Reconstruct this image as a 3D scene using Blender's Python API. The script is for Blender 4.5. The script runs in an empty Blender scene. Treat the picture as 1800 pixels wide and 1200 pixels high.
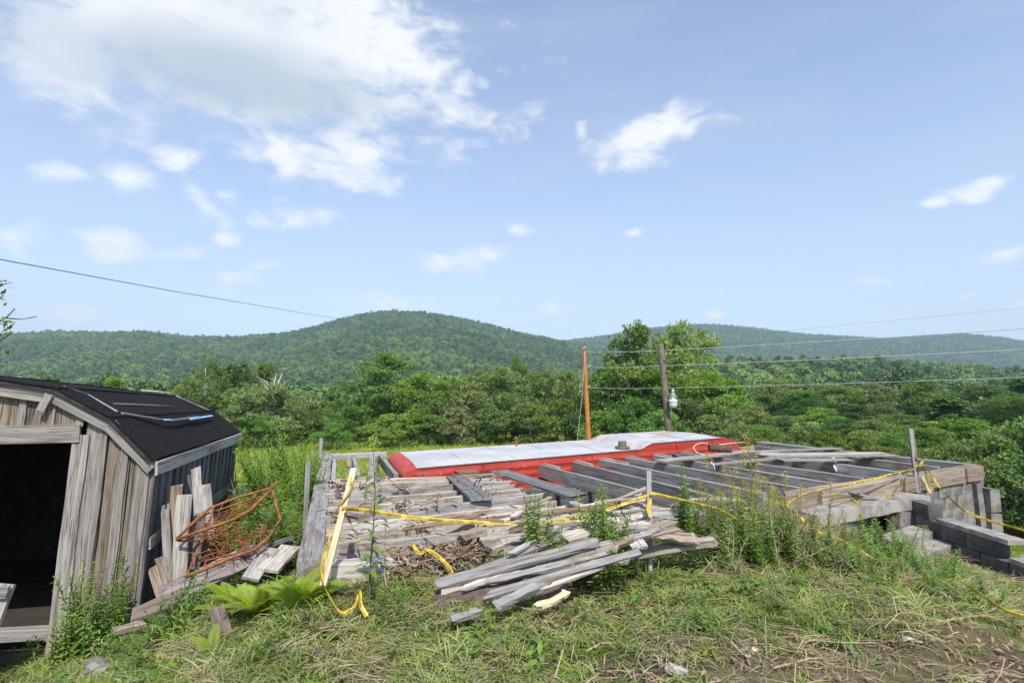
import bpy, bmesh, math, random
import numpy as np
from mathutils import Vector, Matrix
rnd = random.Random(7)
rng = np.random.default_rng(11)
R = math.radians
scene = bpy.context.scene
C = scene.collection

# ------------------------------------------------------------------ camera
EYE = 1.6
PITCH = math.atan(0.085)
cam_d = bpy.data.cameras.new('camera')
cam_d.lens = 20.0; cam_d.sensor_width = 36.0
cam_d.clip_start = 0.05; cam_d.clip_end = 20000
cam = bpy.data.objects.new('camera', cam_d); C.objects.link(cam)
cam.location = (0, 0, EYE); cam.rotation_euler = (R(90) + PITCH, 0, 0)
scene.camera = cam
scene.view_settings.view_transform = 'Standard'
scene.view_settings.look = 'None'
scene.view_settings.gamma = 1.0
scene.view_settings.use_curve_mapping = False
scene.view_settings.exposure = 0.68

# ------------------------------------------------------------------ node helper
class NB:
    def __init__(s, nt):
        s.t = nt
    def n(s, typ, **kw):
        nd = s.t.nodes.new(typ)
        for k, v in kw.items(): setattr(nd, k, v)
        return nd
    def put(s, sock, v):
        if isinstance(v, bpy.types.NodeSocket): s.t.links.new(v, sock)
        elif isinstance(v, (tuple, list)) and len(v) == 3 and sock.type == 'RGBA': sock.default_value = (*v, 1)
        else: sock.default_value = v
    def m(s, op, a, b=None, c=None, clamp=False):
        nd = s.n('ShaderNodeMath', operation=op, use_clamp=clamp)
        s.put(nd.inputs[0], a)
        if b is not None: s.put(nd.inputs[1], b)
        if c is not None: s.put(nd.inputs[2], c)
        return nd.outputs[0]
    def step(s, v, lo, hi, a=0.0, b=1.0):
        nd = s.n('ShaderNodeMapRange', interpolation_type='SMOOTHSTEP')
        s.put(nd.inputs[0], v); s.put(nd.inputs[1], lo); s.put(nd.inputs[2], hi); s.put(nd.inputs[3], a); s.put(nd.inputs[4], b)
        return nd.outputs[0]
    def lin(s, v, lo, hi, a=0.0, b=1.0):
        nd = s.n('ShaderNodeMapRange')
        s.put(nd.inputs[0], v); s.put(nd.inputs[1], lo); s.put(nd.inputs[2], hi); s.put(nd.inputs[3], a); s.put(nd.inputs[4], b)
        return nd.outputs[0]
    def mix(s, f, a, b, mode='MIX'):
        nd = s.n('ShaderNodeMix', data_type='RGBA', blend_type=mode)
        s.put(nd.inputs[0], f); s.put(nd.inputs[6], a); s.put(nd.inputs[7], b)
        return nd.outputs[2]
    def noise(s, vec, scale, detail=4.0, rough=0.55, dist=0.0, dim='3D'):
        nd = s.n('ShaderNodeTexNoise', noise_dimensions=dim)
        if vec is not None: s.t.links.new(vec, nd.inputs['Vector'])
        nd.inputs['Scale'].default_value = scale; nd.inputs['Detail'].default_value = detail
        nd.inputs['Roughness'].default_value = rough; nd.inputs['Distortion'].default_value = dist
        return nd.outputs[0]
    def scalev(s, vec, xyz, off=None):
        nd = s.n('ShaderNodeVectorMath', operation='MULTIPLY')
        s.t.links.new(vec, nd.inputs[0]); nd.inputs[1].default_value = xyz
        return nd.outputs[0]
    def addv(s, a, b):
        nd = s.n('ShaderNodeVectorMath', operation='ADD')
        s.put(nd.inputs[0], a); s.put(nd.inputs[1], b)
        return nd.outputs[0]

# ------------------------------------------------------------------ sun and sky
SUN_AZ = R(168)          # clockwise from +Y: behind the camera, a little to its right
SUN_EL = R(52)
sd = Vector((math.sin(SUN_AZ)*math.cos(SUN_EL), math.cos(SUN_AZ)*math.cos(SUN_EL), math.sin(SUN_EL)))
sun_d = bpy.data.lights.new('sun', 'SUN'); sun_d.energy = 3.6; sun_d.angle = R(0.53); sun_d.color = (1.0, 0.95, 0.87)
sun = bpy.data.objects.new('sun', sun_d); C.objects.link(sun)
sun.rotation_euler = (-sd).to_track_quat('-Z', 'Y').to_euler(); sun.location = sd * 60

# each cloud: centre px, centre py, half width px, half height px, tilt deg, solidity  (photograph directions -> azimuth and elevation)
CLOUDS = [
 (390, 60, 420, 150, 5, 1.55), (630, 80, 150, 115, 0, 1.35), (110, 90, 170, 90, 20, 1.3), (700, 180, 100, 55, -20, .7), (470, 180, 300, 70, 5, .85),
 (555, 290, 150, 50, 4, 1.0), (490, 262, 62, 50, 0, 1.0), (625, 265, 66, 55, 0, 1.0), (850, 145, 45, 38, 0, .38),
 (1140, 240, 120, 50, -14, .95), (1100, 285, 90, 26, -14, .5), (1180, 220, 70, 34, 10, .8), (1022, 228, 18, 26, 0, .35),
 (250, 318, 70, 30, 0, .5), (320, 275, 70, 34, -35, .5), (360, 360, 90, 30, 45, .45), (400, 345, 40, 22, 0, .35), (470, 392, 50, 22, 0, .45), (520, 382, 85, 34, -8, .55), (95, 305, 75, 24, -6, .42),
 (190, 432, 75, 30, 0, .7), (40, 415, 80, 36, 0, .6), (335, 448, 70, 22, -6, .45), (395, 418, 42, 22, 0, .4),
 (430, 482, 72, 24, -16, .55), (820, 455, 82, 28, -8, .62), (900, 402, 36, 14, 0, .35), (700, 535, 105, 24, 0, .62), (815, 530, 26, 24, 0, .4),
 (968, 548, 44, 22, 0, .55), (120, 552, 90, 24, 0, .45), (230, 572, 52, 18, 0, .5), (1735, 325, 80, 25, -4, .6), (1645, 357, 36, 13, 0, .4),
 (1775, 447, 60, 18, -8, .5), (1525, 494, 42, 15, 0, .5), (1110, 410, 24, 10, 0, .42), (1700, 520, 30, 10, 0, .35), (1530, 560, 90, 16, 0, .34), (640, 492, 28, 12, 0, .35),
 (500, 560, 60, 14, 0, .36), (1255, 555, 24, 9, 0, .32), (1780, 540, 60, 16, 0, .36)]

def make_world():
    w = bpy.data.worlds.new('World'); scene.world = w; w.use_nodes = True
    nt = w.node_tree; nt.nodes.clear(); b = NB(nt)
    out = b.n('ShaderNodeOutputWorld'); bg = b.n('ShaderNodeBackground'); bg.inputs[1].default_value = 0.14
    sky = b.n('ShaderNodeTexSky'); sky.sky_type = 'NISHITA'; sky.sun_disc = False
    sky.sun_elevation = SUN_EL; sky.sun_rotation = SUN_AZ; sky.air_density = 1.0; sky.dust_density = 1.1; sky.ozone_density = 1.1; sky.altitude = 300
    tc = b.n('ShaderNodeTexCoord'); d = tc.outputs['Generated']
    sx = b.n('ShaderNodeSeparateXYZ'); nt.links.new(d, sx.inputs[0]); X, Y, Z = sx.outputs
    az = b.m('ARCTAN2', X, Y); el = b.m('ARCSINE', Z)
    cv = b.n('ShaderNodeCombineXYZ'); nt.links.new(az, cv.inputs[0]); nt.links.new(b.m('MULTIPLY', el, 1.5), cv.inputs[1]); uv = cv.outputs[0]
    n1 = b.noise(uv, 7.0, 11.0, 0.56, 0.25); n2 = b.noise(uv, 2.6, 4.0, 0.5)
    fine = b.noise(b.scalev(uv, (.8, 1.15, 1)), 17.0, 10.0, 0.60, 0.4)
    nn = b.m('ADD', b.m('MULTIPLY', b.m('SUBTRACT', n1, 0.5), 1.75), b.m('MULTIPLY', b.m('SUBTRACT', fine, 0.5), 1.9))
    cp, sp = math.cos(PITCH), math.sin(PITCH)
    def ang(px, py):
        u, v = (px-900)/1000.0, (600-py)/1000.0
        D = Vector((u, cp - sp*v, sp + cp*v)).normalized()
        return math.atan2(D.x, D.y), math.asin(D.z)
    val = None
    for (px, py, hw, hh, tilt, op) in CLOUDS:
        a0, e0 = ang(px, py)
        a1, _ = ang(px+hw, py); _, e1 = ang(px, py-hh)
        wa = abs(a1-a0)*1.25; wb = abs(e1-e0)*1.35
        ct, st = math.cos(R(-tilt)), math.sin(R(-tilt))
        da = b.m('SUBTRACT', az, a0); de = b.m('SUBTRACT', el, e0)
        p = b.m('MULTIPLY_ADD', da, ct/wa, b.m('MULTIPLY', de, st/wa))
        q = b.m('MULTIPLY_ADD', da, -st/wb, b.m('MULTIPLY', de, ct/wb))
        r = b.m('SQRT', b.m('MULTIPLY_ADD', p, p, b.m('MULTIPLY', q, q)))
        vi = b.m('MULTIPLY_ADD', r, -(0.75+0.25*op), 0.26 + 0.72*(op+.17 if op < .8 else op))
        val = vi if val is None else b.m('MAXIMUM', val, vi)
    # the same kind of fair-weather cloud goes on over the rest of the sky
    gen = b.m('SUBTRACT', b.m('MULTIPLY', b.m('SUBTRACT', b.noise(uv, 2.1, 3.0, 0.5), 0.60), 5.0), 0.1)
    outside = b.step(b.m('ABSOLUTE', az), 0.85, 1.05)
    gen = b.m('ADD', gen, b.m('MULTIPLY', b.m('SUBTRACT', outside, 1.0), 4.0))
    val = b.m('MAXIMUM', b.m('MAXIMUM', val, -0.9), gen)
    dens = b.m('ADD', val, nn)
    a = b.step(dens, 0.08, 0.95)
    # the grey-blue underside of the big cloud, where it is thickest
    a0, e0 = ang(420, 150); a1, _ = ang(740, 150); _, e1 = ang(420, 60)
    p = b.m('DIVIDE', b.m('SUBTRACT', az, a0), abs(a1-a0)); q = b.m('DIVIDE', b.m('SUBTRACT', el, e0), abs(e1-e0))
    rs = b.m('SQRT', b.m('MULTIPLY_ADD', p, p, b.m('MULTIPLY', q, q)))
    lit = b.step(b.m('ADD', b.m('SUBTRACT', 1.0, rs), b.m('MULTIPLY', b.m('SUBTRACT', n2, 0.5), 2.2)), -0.45, 0.7)
    thin = b.step(val, 0.5, 1.2, 0.15, 0.45)
    lit = b.m('MAXIMUM', b.m('MULTIPLY', lit, 0.9), b.m('MULTIPLY', thin, b.step(n2, .45, .65)))
    ccol = b.mix(lit, (4.6, 4.68, 4.8), (2.35, 2.80, 3.35))
    veil = b.m('MULTIPLY', b.step(b.noise(b.scalev(uv, (0.6, 2.2, 1)), 2.0, 6.0, 0.55), 0.35, 0.75), 0.22)
    low = b.step(el, 0.0, 0.6, 0.58, 0.20)
    skyc = b.mix(b.m('ADD', low, veil), b.mix(1.0, sky.outputs[0], (0.97, 1.00, 1.05), 'MULTIPLY'), (3.12, 3.48, 4.2))
    col = b.mix(b.m('MULTIPLY', a, 0.94), skyc, ccol)
    nt.links.new(col, bg.inputs[0]); nt.links.new(bg.outputs[0], out.inputs[0])
make_world()
scene.world.cycles.sampling_method = 'MANUAL'; scene.world.cycles.sample_map_resolution = 256

# ------------------------------------------------------------------ picking points: a direction of view met with a level or a depth
cp, sp = math.cos(PITCH), math.sin(PITCH)
def ray(px, py):
    u, v = (px-900)/1000.0, (600-py)/1000.0
    return Vector((u, cp - sp*v, sp + cp*v))
def Pz(px, py, z):
    d = ray(px, py); t = (z-EYE)/d.z; return Vector((d.x*t, d.y*t, z))
def Py(px, py, y):
    d = ray(px, py); t = y/d.y; return Vector((d.x*t, y, EYE+d.z*t))
def ss(a, b, x):
    t = np.clip((x-a)/(b-a), 0, 1); return t*t*(3-2*t)

# ------------------------------------------------------------------ objects
def tag(o, label=None, cat=None, group=None, kind=None):
    if label: o['label'] = label
    if cat: o['category'] = cat
    if group: o['group'] = group
    if kind: o['kind'] = kind
    return o
def link(name, me, mat=None, parent=None):
    o = bpy.data.objects.new(name, me); C.objects.link(o)
    if mat is not None and me is not None and len(me.materials) == 0: me.materials.append(mat)
    if parent is not None: o.parent = parent
    return o
def empty(name, loc, rz=0.0):
    o = bpy.data.objects.new(name, None); C.objects.link(o)
    o.empty_display_size = 0.2; o.location = loc; o.rotation_euler = (0, 0, rz); return o
def fast_mesh(name, V, F):
    V = np.asarray(V, dtype=np.float32).reshape(-1, 3); F = np.asarray(F, dtype=np.int32); k = F.shape[1]
    me = bpy.data.meshes.new(name)
    me.vertices.add(len(V)); me.vertices.foreach_set('co', V.ravel())
    me.loops.add(F.size); me.loops.foreach_set('vertex_index', F.ravel())
    me.polygons.add(len(F)); me.polygons.foreach_set('loop_start', np.arange(0, F.size, k, dtype=np.int32))
    me.update(calc_edges=True); return me
class MB:
    """collects simple shapes into one mesh"""
    def __init__(s): s.v = []; s.f = []
    def quad(s, a, b, c, d):
        n = len(s.v); s.v += [tuple(a), tuple(b), tuple(c), tuple(d)]; s.f.append((n, n+1, n+2, n+3))
    def hexa(s, c):          # 8 corners, bottom loop then top loop
        n = len(s.v); s.v += [tuple(p) for p in c]
        for q in ((3,2,1,0),(4,5,6,7),(0,1,5,4),(1,2,6,5),(2,3,7,6),(3,0,4,7)): s.f.append(tuple(n+i for i in q))
    def box(s, lo, hi):
        x0,y0,z0 = lo; x1,y1,z1 = hi
        s.hexa([(x0,y0,z0),(x1,y0,z0),(x1,y1,z0),(x0,y1,z0),(x0,y0,z1),(x1,y0,z1),(x1,y1,z1),(x0,y1,z1)])
    def tube(s, pts, rad, seg=6, cap=True):
        pts = [Vector(p) for p in pts]; n0 = len(s.v); m = len(pts)
        if not hasattr(rad, '__len__'): rad = [rad]*m
        for i, p in enumerate(pts):
            t = (pts[min(i+1, m-1)] - pts[max(i-1, 0)]).normalized()
            a = t.orthogonal().normalized() if abs(t.z) > 0.9 else t.cross(Vector((0,0,1))).normalized()
            b = t.cross(a).normalized()
            for k in range(seg):
                an = 2*math.pi*k/seg; s.v.append(tuple(p + (a*math.cos(an) + b*math.sin(an))*rad[i]))
        for i in range(m-1):
            for k in range(seg):
                k2 = (k+1) % seg
                s.f.append((n0+i*seg+k, n0+i*seg+k2, n0+(i+1)*seg+k2, n0+(i+1)*seg+k))
        if cap:
            s.f.append(tuple(n0+k for k in reversed(range(seg)))); s.f.append(tuple(n0+(m-1)*seg+k for k in range(seg)))
    def mesh(s, name, smooth=False):
        me = bpy.data.meshes.new(name); me.from_pydata(s.v, [], s.f); me.update()
        bm = bmesh.new(); bm.from_mesh(me); bmesh.ops.recalc_face_normals(bm, faces=bm.faces); bm.to_mesh(me); bm.free()
        if smooth: me.polygons.foreach_set('use_smooth', [True]*len(me.polygons))
        return me
    def build(s, name, mat, parent=None, smooth=False):
        return link(name, s.mesh(name, smooth), mat, parent)

# ------------------------------------------------------------------ materials
MATS = {}
def new_mat(name):
    m = bpy.data.materials.new(name); m.use_nodes = True; m.node_tree.nodes.clear(); b = NB(m.node_tree)
    out = b.n('ShaderNodeOutputMaterial'); pr = b.n('ShaderNodeBsdfPrincipled'); m.node_tree.links.new(pr.outputs[0], out.inputs[0])
    pr.inputs['Specular IOR Level'].default_value = 0.25
    MATS[name] = m; return m, b, pr, out
def bump(b, pr, h, strength=0.4, dist=0.01):
    nd = b.n('ShaderNodeBump'); nd.inputs['Strength'].default_value = strength; nd.inputs['Distance'].default_value = dist
    b.t.links.new(h, nd.inputs['Height']); b.t.links.new(nd.outputs[0], pr.inputs['Normal'])
def wood(name, ca, cb, cc, rough=0.85, stain=0.5, paint=None, rot=None):
    """weathered timber: grain along the local X axis; ca pale, cb mid, cc dark checks"""
    m, b, pr, out = new_mat(name)
    tc = b.n('ShaderNodeTexCoord').outputs['Object']; oi = b.n('ShaderNodeObjectInfo')
    off = b.n('ShaderNodeVectorMath', operation='SCALE'); off.inputs[0].default_value = (37, 91, 53); b.t.links.new(oi.outputs['Random'], off.inputs[3])
    v = b.addv(tc, off.outputs[0])
    g1 = b.noise(b.scalev(v, (1.6, 38, 38)), 1.0, 5, 0.6, 0.6)
    g2 = b.noise(b.scalev(v, (3.5, 120, 120)), 1.0, 3, 0.6, 0.3)
    big = b.noise(b.scalev(v, (1.0, 3.0, 3.0)), 1.0, 4, 0.6)
    col = b.mix(b.step(g1, 0.32, 0.68), cb, ca)
    col = b.mix(b.m('MULTIPLY', b.step(big, 0.45, 0.75), stain), col, cb)
    band = b.noise(b.scalev(v, (.7, 16, 16)), 1.0, 4, 0.65, 1.2)
    col = b.mix(b.m('MULTIPLY', b.step(band, .49, .68), .8), col, cc)
    col = b.mix(b.m('MULTIPLY', b.step(band, .30, .46, 1.0, 0.0), .35), col, ca)
    chk = b.m('MULTIPLY', b.step(g2, 0.56, 0.68), 0.95)
    col = b.mix(chk, col, cc)
    blot = b.m('MULTIPLY', b.step(b.noise(b.scalev(v, (5, 14, 14)), 1.0, 3, 0.55), 0.64, 0.78), 0.6)
    col = b.mix(blot, col, cc)
    hv = b.n('ShaderNodeHueSaturation'); hv.inputs['Saturation'].default_value = 1.0
    b.t.links.new(b.lin(oi.outputs['Random'], 0, 1, 0.78, 1.2), hv.inputs['Value']); b.t.links.new(col, hv.inputs['Color']); col = hv.outputs[0]
    if rot:
        rm = b.m('MULTIPLY', b.step(b.noise(b.scalev(v, (1.5, 5, 5)), 1.0, 6, 0.7, .5), 0.50, 0.68), .85)
        col = b.mix(rm, col, rot)
    if paint:
        pm = b.step(b.noise(b.scalev(v, (2.5, 9, 9)), 1.0, 5, 0.65), 0.46, 0.56)
        col = b.mix(pm, col, paint)
    b.t.links.new(col, pr.inputs['Base Color']); pr.inputs['Roughness'].default_value = rough
    bump(b, pr, b.m('ADD', b.m('MULTIPLY', g2, -0.7), g1), 0.55, 0.006)
    return m
wood('pale_timber', (.53,.49,.44), (.36,.32,.27), (.125,.09,.065), rot=(.20,.13,.085))
wood('grey_timber', (.38,.37,.36), (.24,.232,.225), (.085,.074,.064), rot=(.15,.11,.08))
wood('dark_timber', (.19,.19,.195), (.12,.12,.123), (.04,.037,.034))
wood('brown_timber', (.38,.315,.25), (.25,.20,.15), (.08,.058,.04))
wood('joist_grey', (.42,.40,.38), (.28,.262,.245), (.10,.088,.076), rot=(.18,.13,.09))
wood('shed_board', (.27,.225,.18), (.16,.128,.098), (.05,.038,.028), stain=.8)
wood('shed_trim', (.33,.305,.285), (.21,.19,.172), (.06,.048,.04))
wood('white_timber', (.50,.475,.445), (.36,.335,.305), (.13,.105,.085), rot=(.24,.17,.12))
wood('new_timber', (.74,.60,.40), (.66,.52,.33), (.42,.30,.18), stain=.2)
wood('red_brown_timber', (.20,.155,.14), (.14,.105,.093), (.06,.042,.038))
wood('mauve_timber', (.32,.29,.275), (.22,.195,.18), (.09,.075,.07), paint=(.30,.235,.245))
wood('rotten_timber', (.24,.16,.10), (.16,.10,.06), (.05,.03,.02))

def simple(name, ca, cb, scale=6, rough=0.8, metal=0.0, bmp=0.3, bscale=40, detail=6, lo=.4, hi=.6, spec=.25):
    m, b, pr, out = new_mat(name)
    tc = b.n('ShaderNodeTexCoord').outputs['Object']
    f = b.step(b.noise(tc, scale, detail, 0.62), lo, hi)
    b.t.links.new(b.mix(f, ca, cb), pr.inputs['Base Color'])
    pr.inputs['Roughness'].default_value = rough; pr.inputs['Metallic'].default_value = metal; pr.inputs['Specular IOR Level'].default_value = spec
    if bmp: bump(b, pr, b.noise(tc, bscale, 4, 0.6), bmp, 0.01)
    return m
simple('roof_felt', (.012,.012,.014), (.022,.021,.023), 30, .95, bmp=.8, bscale=220, spec=.08)
simple('roof_felt_edge', (.03,.028,.028), (.06,.055,.05), 8, .9)
simple('drip_edge', (.35,.42,.42), (.22,.25,.25), 12, .5)
simple('blue_tarp', (.16,.36,.72), (.35,.55,.80), 9, .5)
simple('rust', (.34,.13,.05), (.20,.075,.035), 25, .9, bmp=.6, bscale=90)
simple('concrete', (.33,.305,.275), (.20,.185,.165), 4, .92, bmp=.6, bscale=60)
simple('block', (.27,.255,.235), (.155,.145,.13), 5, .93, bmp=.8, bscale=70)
simple('shaded_block', (.125,.122,.12), (.075,.074,.074), 4, .93, bmp=.8, bscale=60)  # darker copy of block: shade of the turned-away faces put into the colour
simple('stone', (.25,.24,.215), (.14,.135,.12), 9, .92, bmp=.8, bscale=40)
simple('white_stone', (.42,.40,.36), (.26,.245,.22), 8, .9, bmp=.6, bscale=40)
simple('tape_yellow', (.60,.43,.06), (.50,.36,.04), 30, .45, bmp=0)
simple('tape_ink', (.012,.012,.01), (.02,.02,.015), 30, .6, bmp=0)
simple('pole_orange', (.52,.20,.055), (.40,.145,.04), 3, .85)
simple('pole_grey', (.20,.165,.135), (.135,.11,.09), 5, .9)
simple('wire', (.45,.46,.46), (.4,.4,.41), 5, .5, bmp=0)
simple('wire_dark', (.07,.08,.09), (.06,.07,.08), 5, .6, bmp=0)
simple('lamp_metal', (.40,.41,.42), (.30,.31,.32), 8, .45, .6, bmp=0)
simple('lamp_glass', (.62,.64,.64), (.52,.54,.55), 8, .25, bmp=0)
simple('asphalt', (.075,.078,.083), (.055,.057,.06), 3, .9)
simple('white_plastic', (.72,.74,.75), (.62,.64,.65), 12, .5, bmp=0)
simple('pipe', (.14,.085,.06), (.08,.05,.04), 14, .8)
simple('bark', (.15,.125,.10), (.075,.062,.05), 9, .95, bmp=.8, bscale=25)
simple('bark_pale', (.55,.53,.49), (.32,.30,.27), 7, .9, bmp=.5, bscale=20)
simple('twig_grey', (.42,.38,.33), (.28,.25,.21), 7, .9, bmp=0)
simple('weed_stem', (.16,.20,.06), (.12,.10,.05), 9, .8, bmp=0)
simple('dead_stem', (.46,.37,.25), (.32,.25,.16), 9, .85, bmp=0)
simple('inside', (.05,.042,.035), (.035,.03,.025), 5, .95)  # near-black boards: the darkness within the shed is put into the colour
simple('insulation', (.62,.30,.32), (.50,.24,.27), 10, .95)
simple('glove_blue', (.06,.08,.14), (.10,.13,.2), 10, .9)

def leaf(name, ca, cb, trans=0.35, var=0.24, tscale=1.0):
    """leaf tissue: colour differs from plant to plant and from spray to spray; some light passes through"""
    m, b, pr, out = new_mat(name); nt = m.node_tree
    oi = b.n('ShaderNodeObjectInfo'); geo = b.n('ShaderNodeNewGeometry')
    f = b.step(b.noise(geo.outputs['Position'], tscale, 3, 0.6), 0.35, 0.65)
    col = b.mix(f, ca, cb)
    hv = b.n('ShaderNodeHueSaturation')
    nt.links.new(b.lin(oi.outputs['Random'], 0, 1, 1-var, 1+var), hv.inputs['Value'])
    r2 = b.m('FRACT', b.m('MULTIPLY', oi.outputs['Random'], 17.31))
    nt.links.new(b.lin(r2, 0, 1, 0.478, 0.517), hv.inputs['Hue'])
    nt.links.new(b.lin(b.m('FRACT', b.m('MULTIPLY', oi.outputs['Random'], 7.7)), 0, 1, 0.8, 1.08), hv.inputs['Saturation'])
    nt.links.new(col, hv.inputs['Color'])
    nt.links.new(hv.outputs[0], pr.inputs['Base Color']); pr.inputs['Roughness'].default_value = 0.6; pr.inputs['Specular IOR Level'].default_value = 0.2
    tr = b.n('ShaderNodeBsdfTranslucent'); nt.links.new(b.mix(1.0, hv.outputs[0], (1.3, 1.25, .6), 'MULTIPLY'), tr.inputs[0])
    mx = b.n('ShaderNodeMixShader'); mx.inputs[0].default_value = trans
    nt.links.new(pr.outputs[0], mx.inputs[1]); nt.links.new(tr.outputs[0], mx.inputs[2]); nt.links.new(mx.outputs[0], out.inputs[0])
    return m
leaf('leaf_mid', (.130,.235,.042), (.175,.280,.058), tscale=.5)
leaf('leaf_bright', (.140,.275,.036), (.195,.325,.055), tscale=.5)
leaf('leaf_dark', (0.075,0.163,0.035), (0.103,0.200,0.045), tscale=.5)
leaf('leaf_willow', (.190,.260,.095), (.230,.295,.120), tscale=.5)
leaf('leaf_olive', (.165,.250,.058), (.205,.285,.078), tscale=.5)
leaf('leaf_brownish', (.200,.245,.080), (.230,.265,.100), tscale=.5)
leaf('forest_leaf', (.100,.195,.060), (.190,.285,.072), trans=.2, var=.5, tscale=.012)  # wide pale and dark patches imitate cloud shadows in the leaf colour
leaf('grass_blade', (.165,.255,.048), (.265,.325,.085), trans=.35, var=.4, tscale=3)
leaf('field_blade', (.250,.340,.045), (.320,.380,.060), trans=.35, var=.25, tscale=.3)
leaf('broad_leaf', (.110,.220,.035), (.165,.275,.055), trans=.35, var=.35, tscale=4)
leaf('weed_leaf', (.165,.285,.050), (.230,.350,.075), trans=.4, var=.3, tscale=4)
leaf('tall_weed_leaf', (.190,.320,.050), (.250,.380,.075), trans=.45, var=.2, tscale=4)
leaf('fern_leaf', (.260,.380,.025), (.340,.430,.045), trans=.45, var=.12, tscale=6)
leaf('straw', (.42,.335,.20), (.30,.235,.14), trans=.15, var=.4, tscale=5)
leaf('dead_leaf', (.20,.13,.075), (.30,.20,.12), trans=.1, var=.4, tscale=5)
leaf('goldenrod_flower', (.62,.47,.02), (.45,.40,.03), trans=.3, var=.15, tscale=9)
leaf('pink_flower', (.45,.16,.30), (.55,.25,.38), trans=.3, var=.2, tscale=9)

def trailer_mats():
    m, b, pr, out = new_mat('red_siding')
    tc = b.n('ShaderNodeTexCoord').outputs['Object']
    f = b.step(b.noise(b.scalev(tc, (1.2, 1.2, 9)), 1.0, 6, .65), .38, .7)
    col = b.mix(f, (.38,.040,.028), (.47,.080,.058))
    col = b.mix(b.m('MULTIPLY', b.step(b.noise(tc, 11, 5, .6), .62, .75), .55), col, (.62,.42,.38))
    col = b.mix(b.m('MULTIPLY', b.step(b.noise(b.scalev(tc, (7, 7, .7)), 1.0, 5, .7), .50, .70), .6), col, (.16,.045,.03))
    b.t.links.new(col, pr.inputs['Base Color']); pr.inputs['Roughness'].default_value = .6
    m, b, pr, out = new_mat('trailer_roof')
    tc = b.n('ShaderNodeTexCoord').outputs['Object']
    f = b.step(b.noise(tc, 1.1, 8, .62), .35, .65)
    col = b.mix(f, (.37,.375,.38), (.49,.49,.49))
    streak = b.step(b.noise(b.scalev(tc, (6, .5, 1)), 1.0, 5, .6), .55, .75)
    col = b.mix(b.m('MULTIPLY', streak, .35), col, (.33,.335,.34))
    sx = b.n('ShaderNodeSeparateXYZ'); b.t.links.new(tc, sx.inputs[0])
    zone = b.step(sx.outputs[0], 4.2, 6.0)
    rust = b.m('MULTIPLY', b.step(b.noise(b.scalev(tc, (.9, 2.2, 1)), 1.5, 6, .65), .545, .60), zone)
    col = b.mix(rust, col, (.46,.20,.075))
    b.t.links.new(col, pr.inputs['Base Color']); pr.inputs['Roughness'].default_value = .55
    bump(b, pr, b.noise(tc, 1.6, 4, .5), .5, .05)
trailer_mats()

def ground_mat():
    m, b, pr, out = new_mat('ground_soil')
    P = b.n('ShaderNodeNewGeometry').outputs['Position']
    sx = b.n('ShaderNodeSeparateXYZ'); b.t.links.new(P, sx.inputs[0])
    n1 = b.noise(P, 1.4, 7, .62); n2 = b.noise(P, 22, 6, .7); n3 = b.noise(P, .25, 5, .6)
    soil = b.mix(b.step(n2, .35, .65), (.085,.062,.042), (.185,.142,.098))
    thatch = b.mix(b.step(n2, .35, .65), (.13,.125,.055), (.24,.20,.105))
    near = b.mix(b.step(n1, .42, .58), soil, thatch)
    lawn = b.mix(b.step(n2, .35, .65), (.085,.15,.025), (.13,.20,.035))
    field = b.mix(b.step(n3, .35, .65), (.20,.28,.045), (.26,.30,.055))
    wood_floor = b.mix(b.step(n3, .4, .6), (.05,.08,.02), (.075,.105,.028))
    y = sx.outputs[1]; x = sx.outputs[0]
    col = b.mix(b.step(y, 8.5, 10.5), near, lawn)
    col = b.mix(b.step(y, 20, 27), col, field)
    col = b.mix(b.step(y, 85, 130), col, wood_floor)
    b.t.links.new(col, pr.inputs['Base Color']); pr.inputs['Roughness'].default_value = .95; pr.inputs['Specular IOR Level'].default_value = .1
    bump(b, pr, b.m('ADD', n2, b.noise(P, 70, 4, .7)), .9, .03)
ground_mat()

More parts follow.
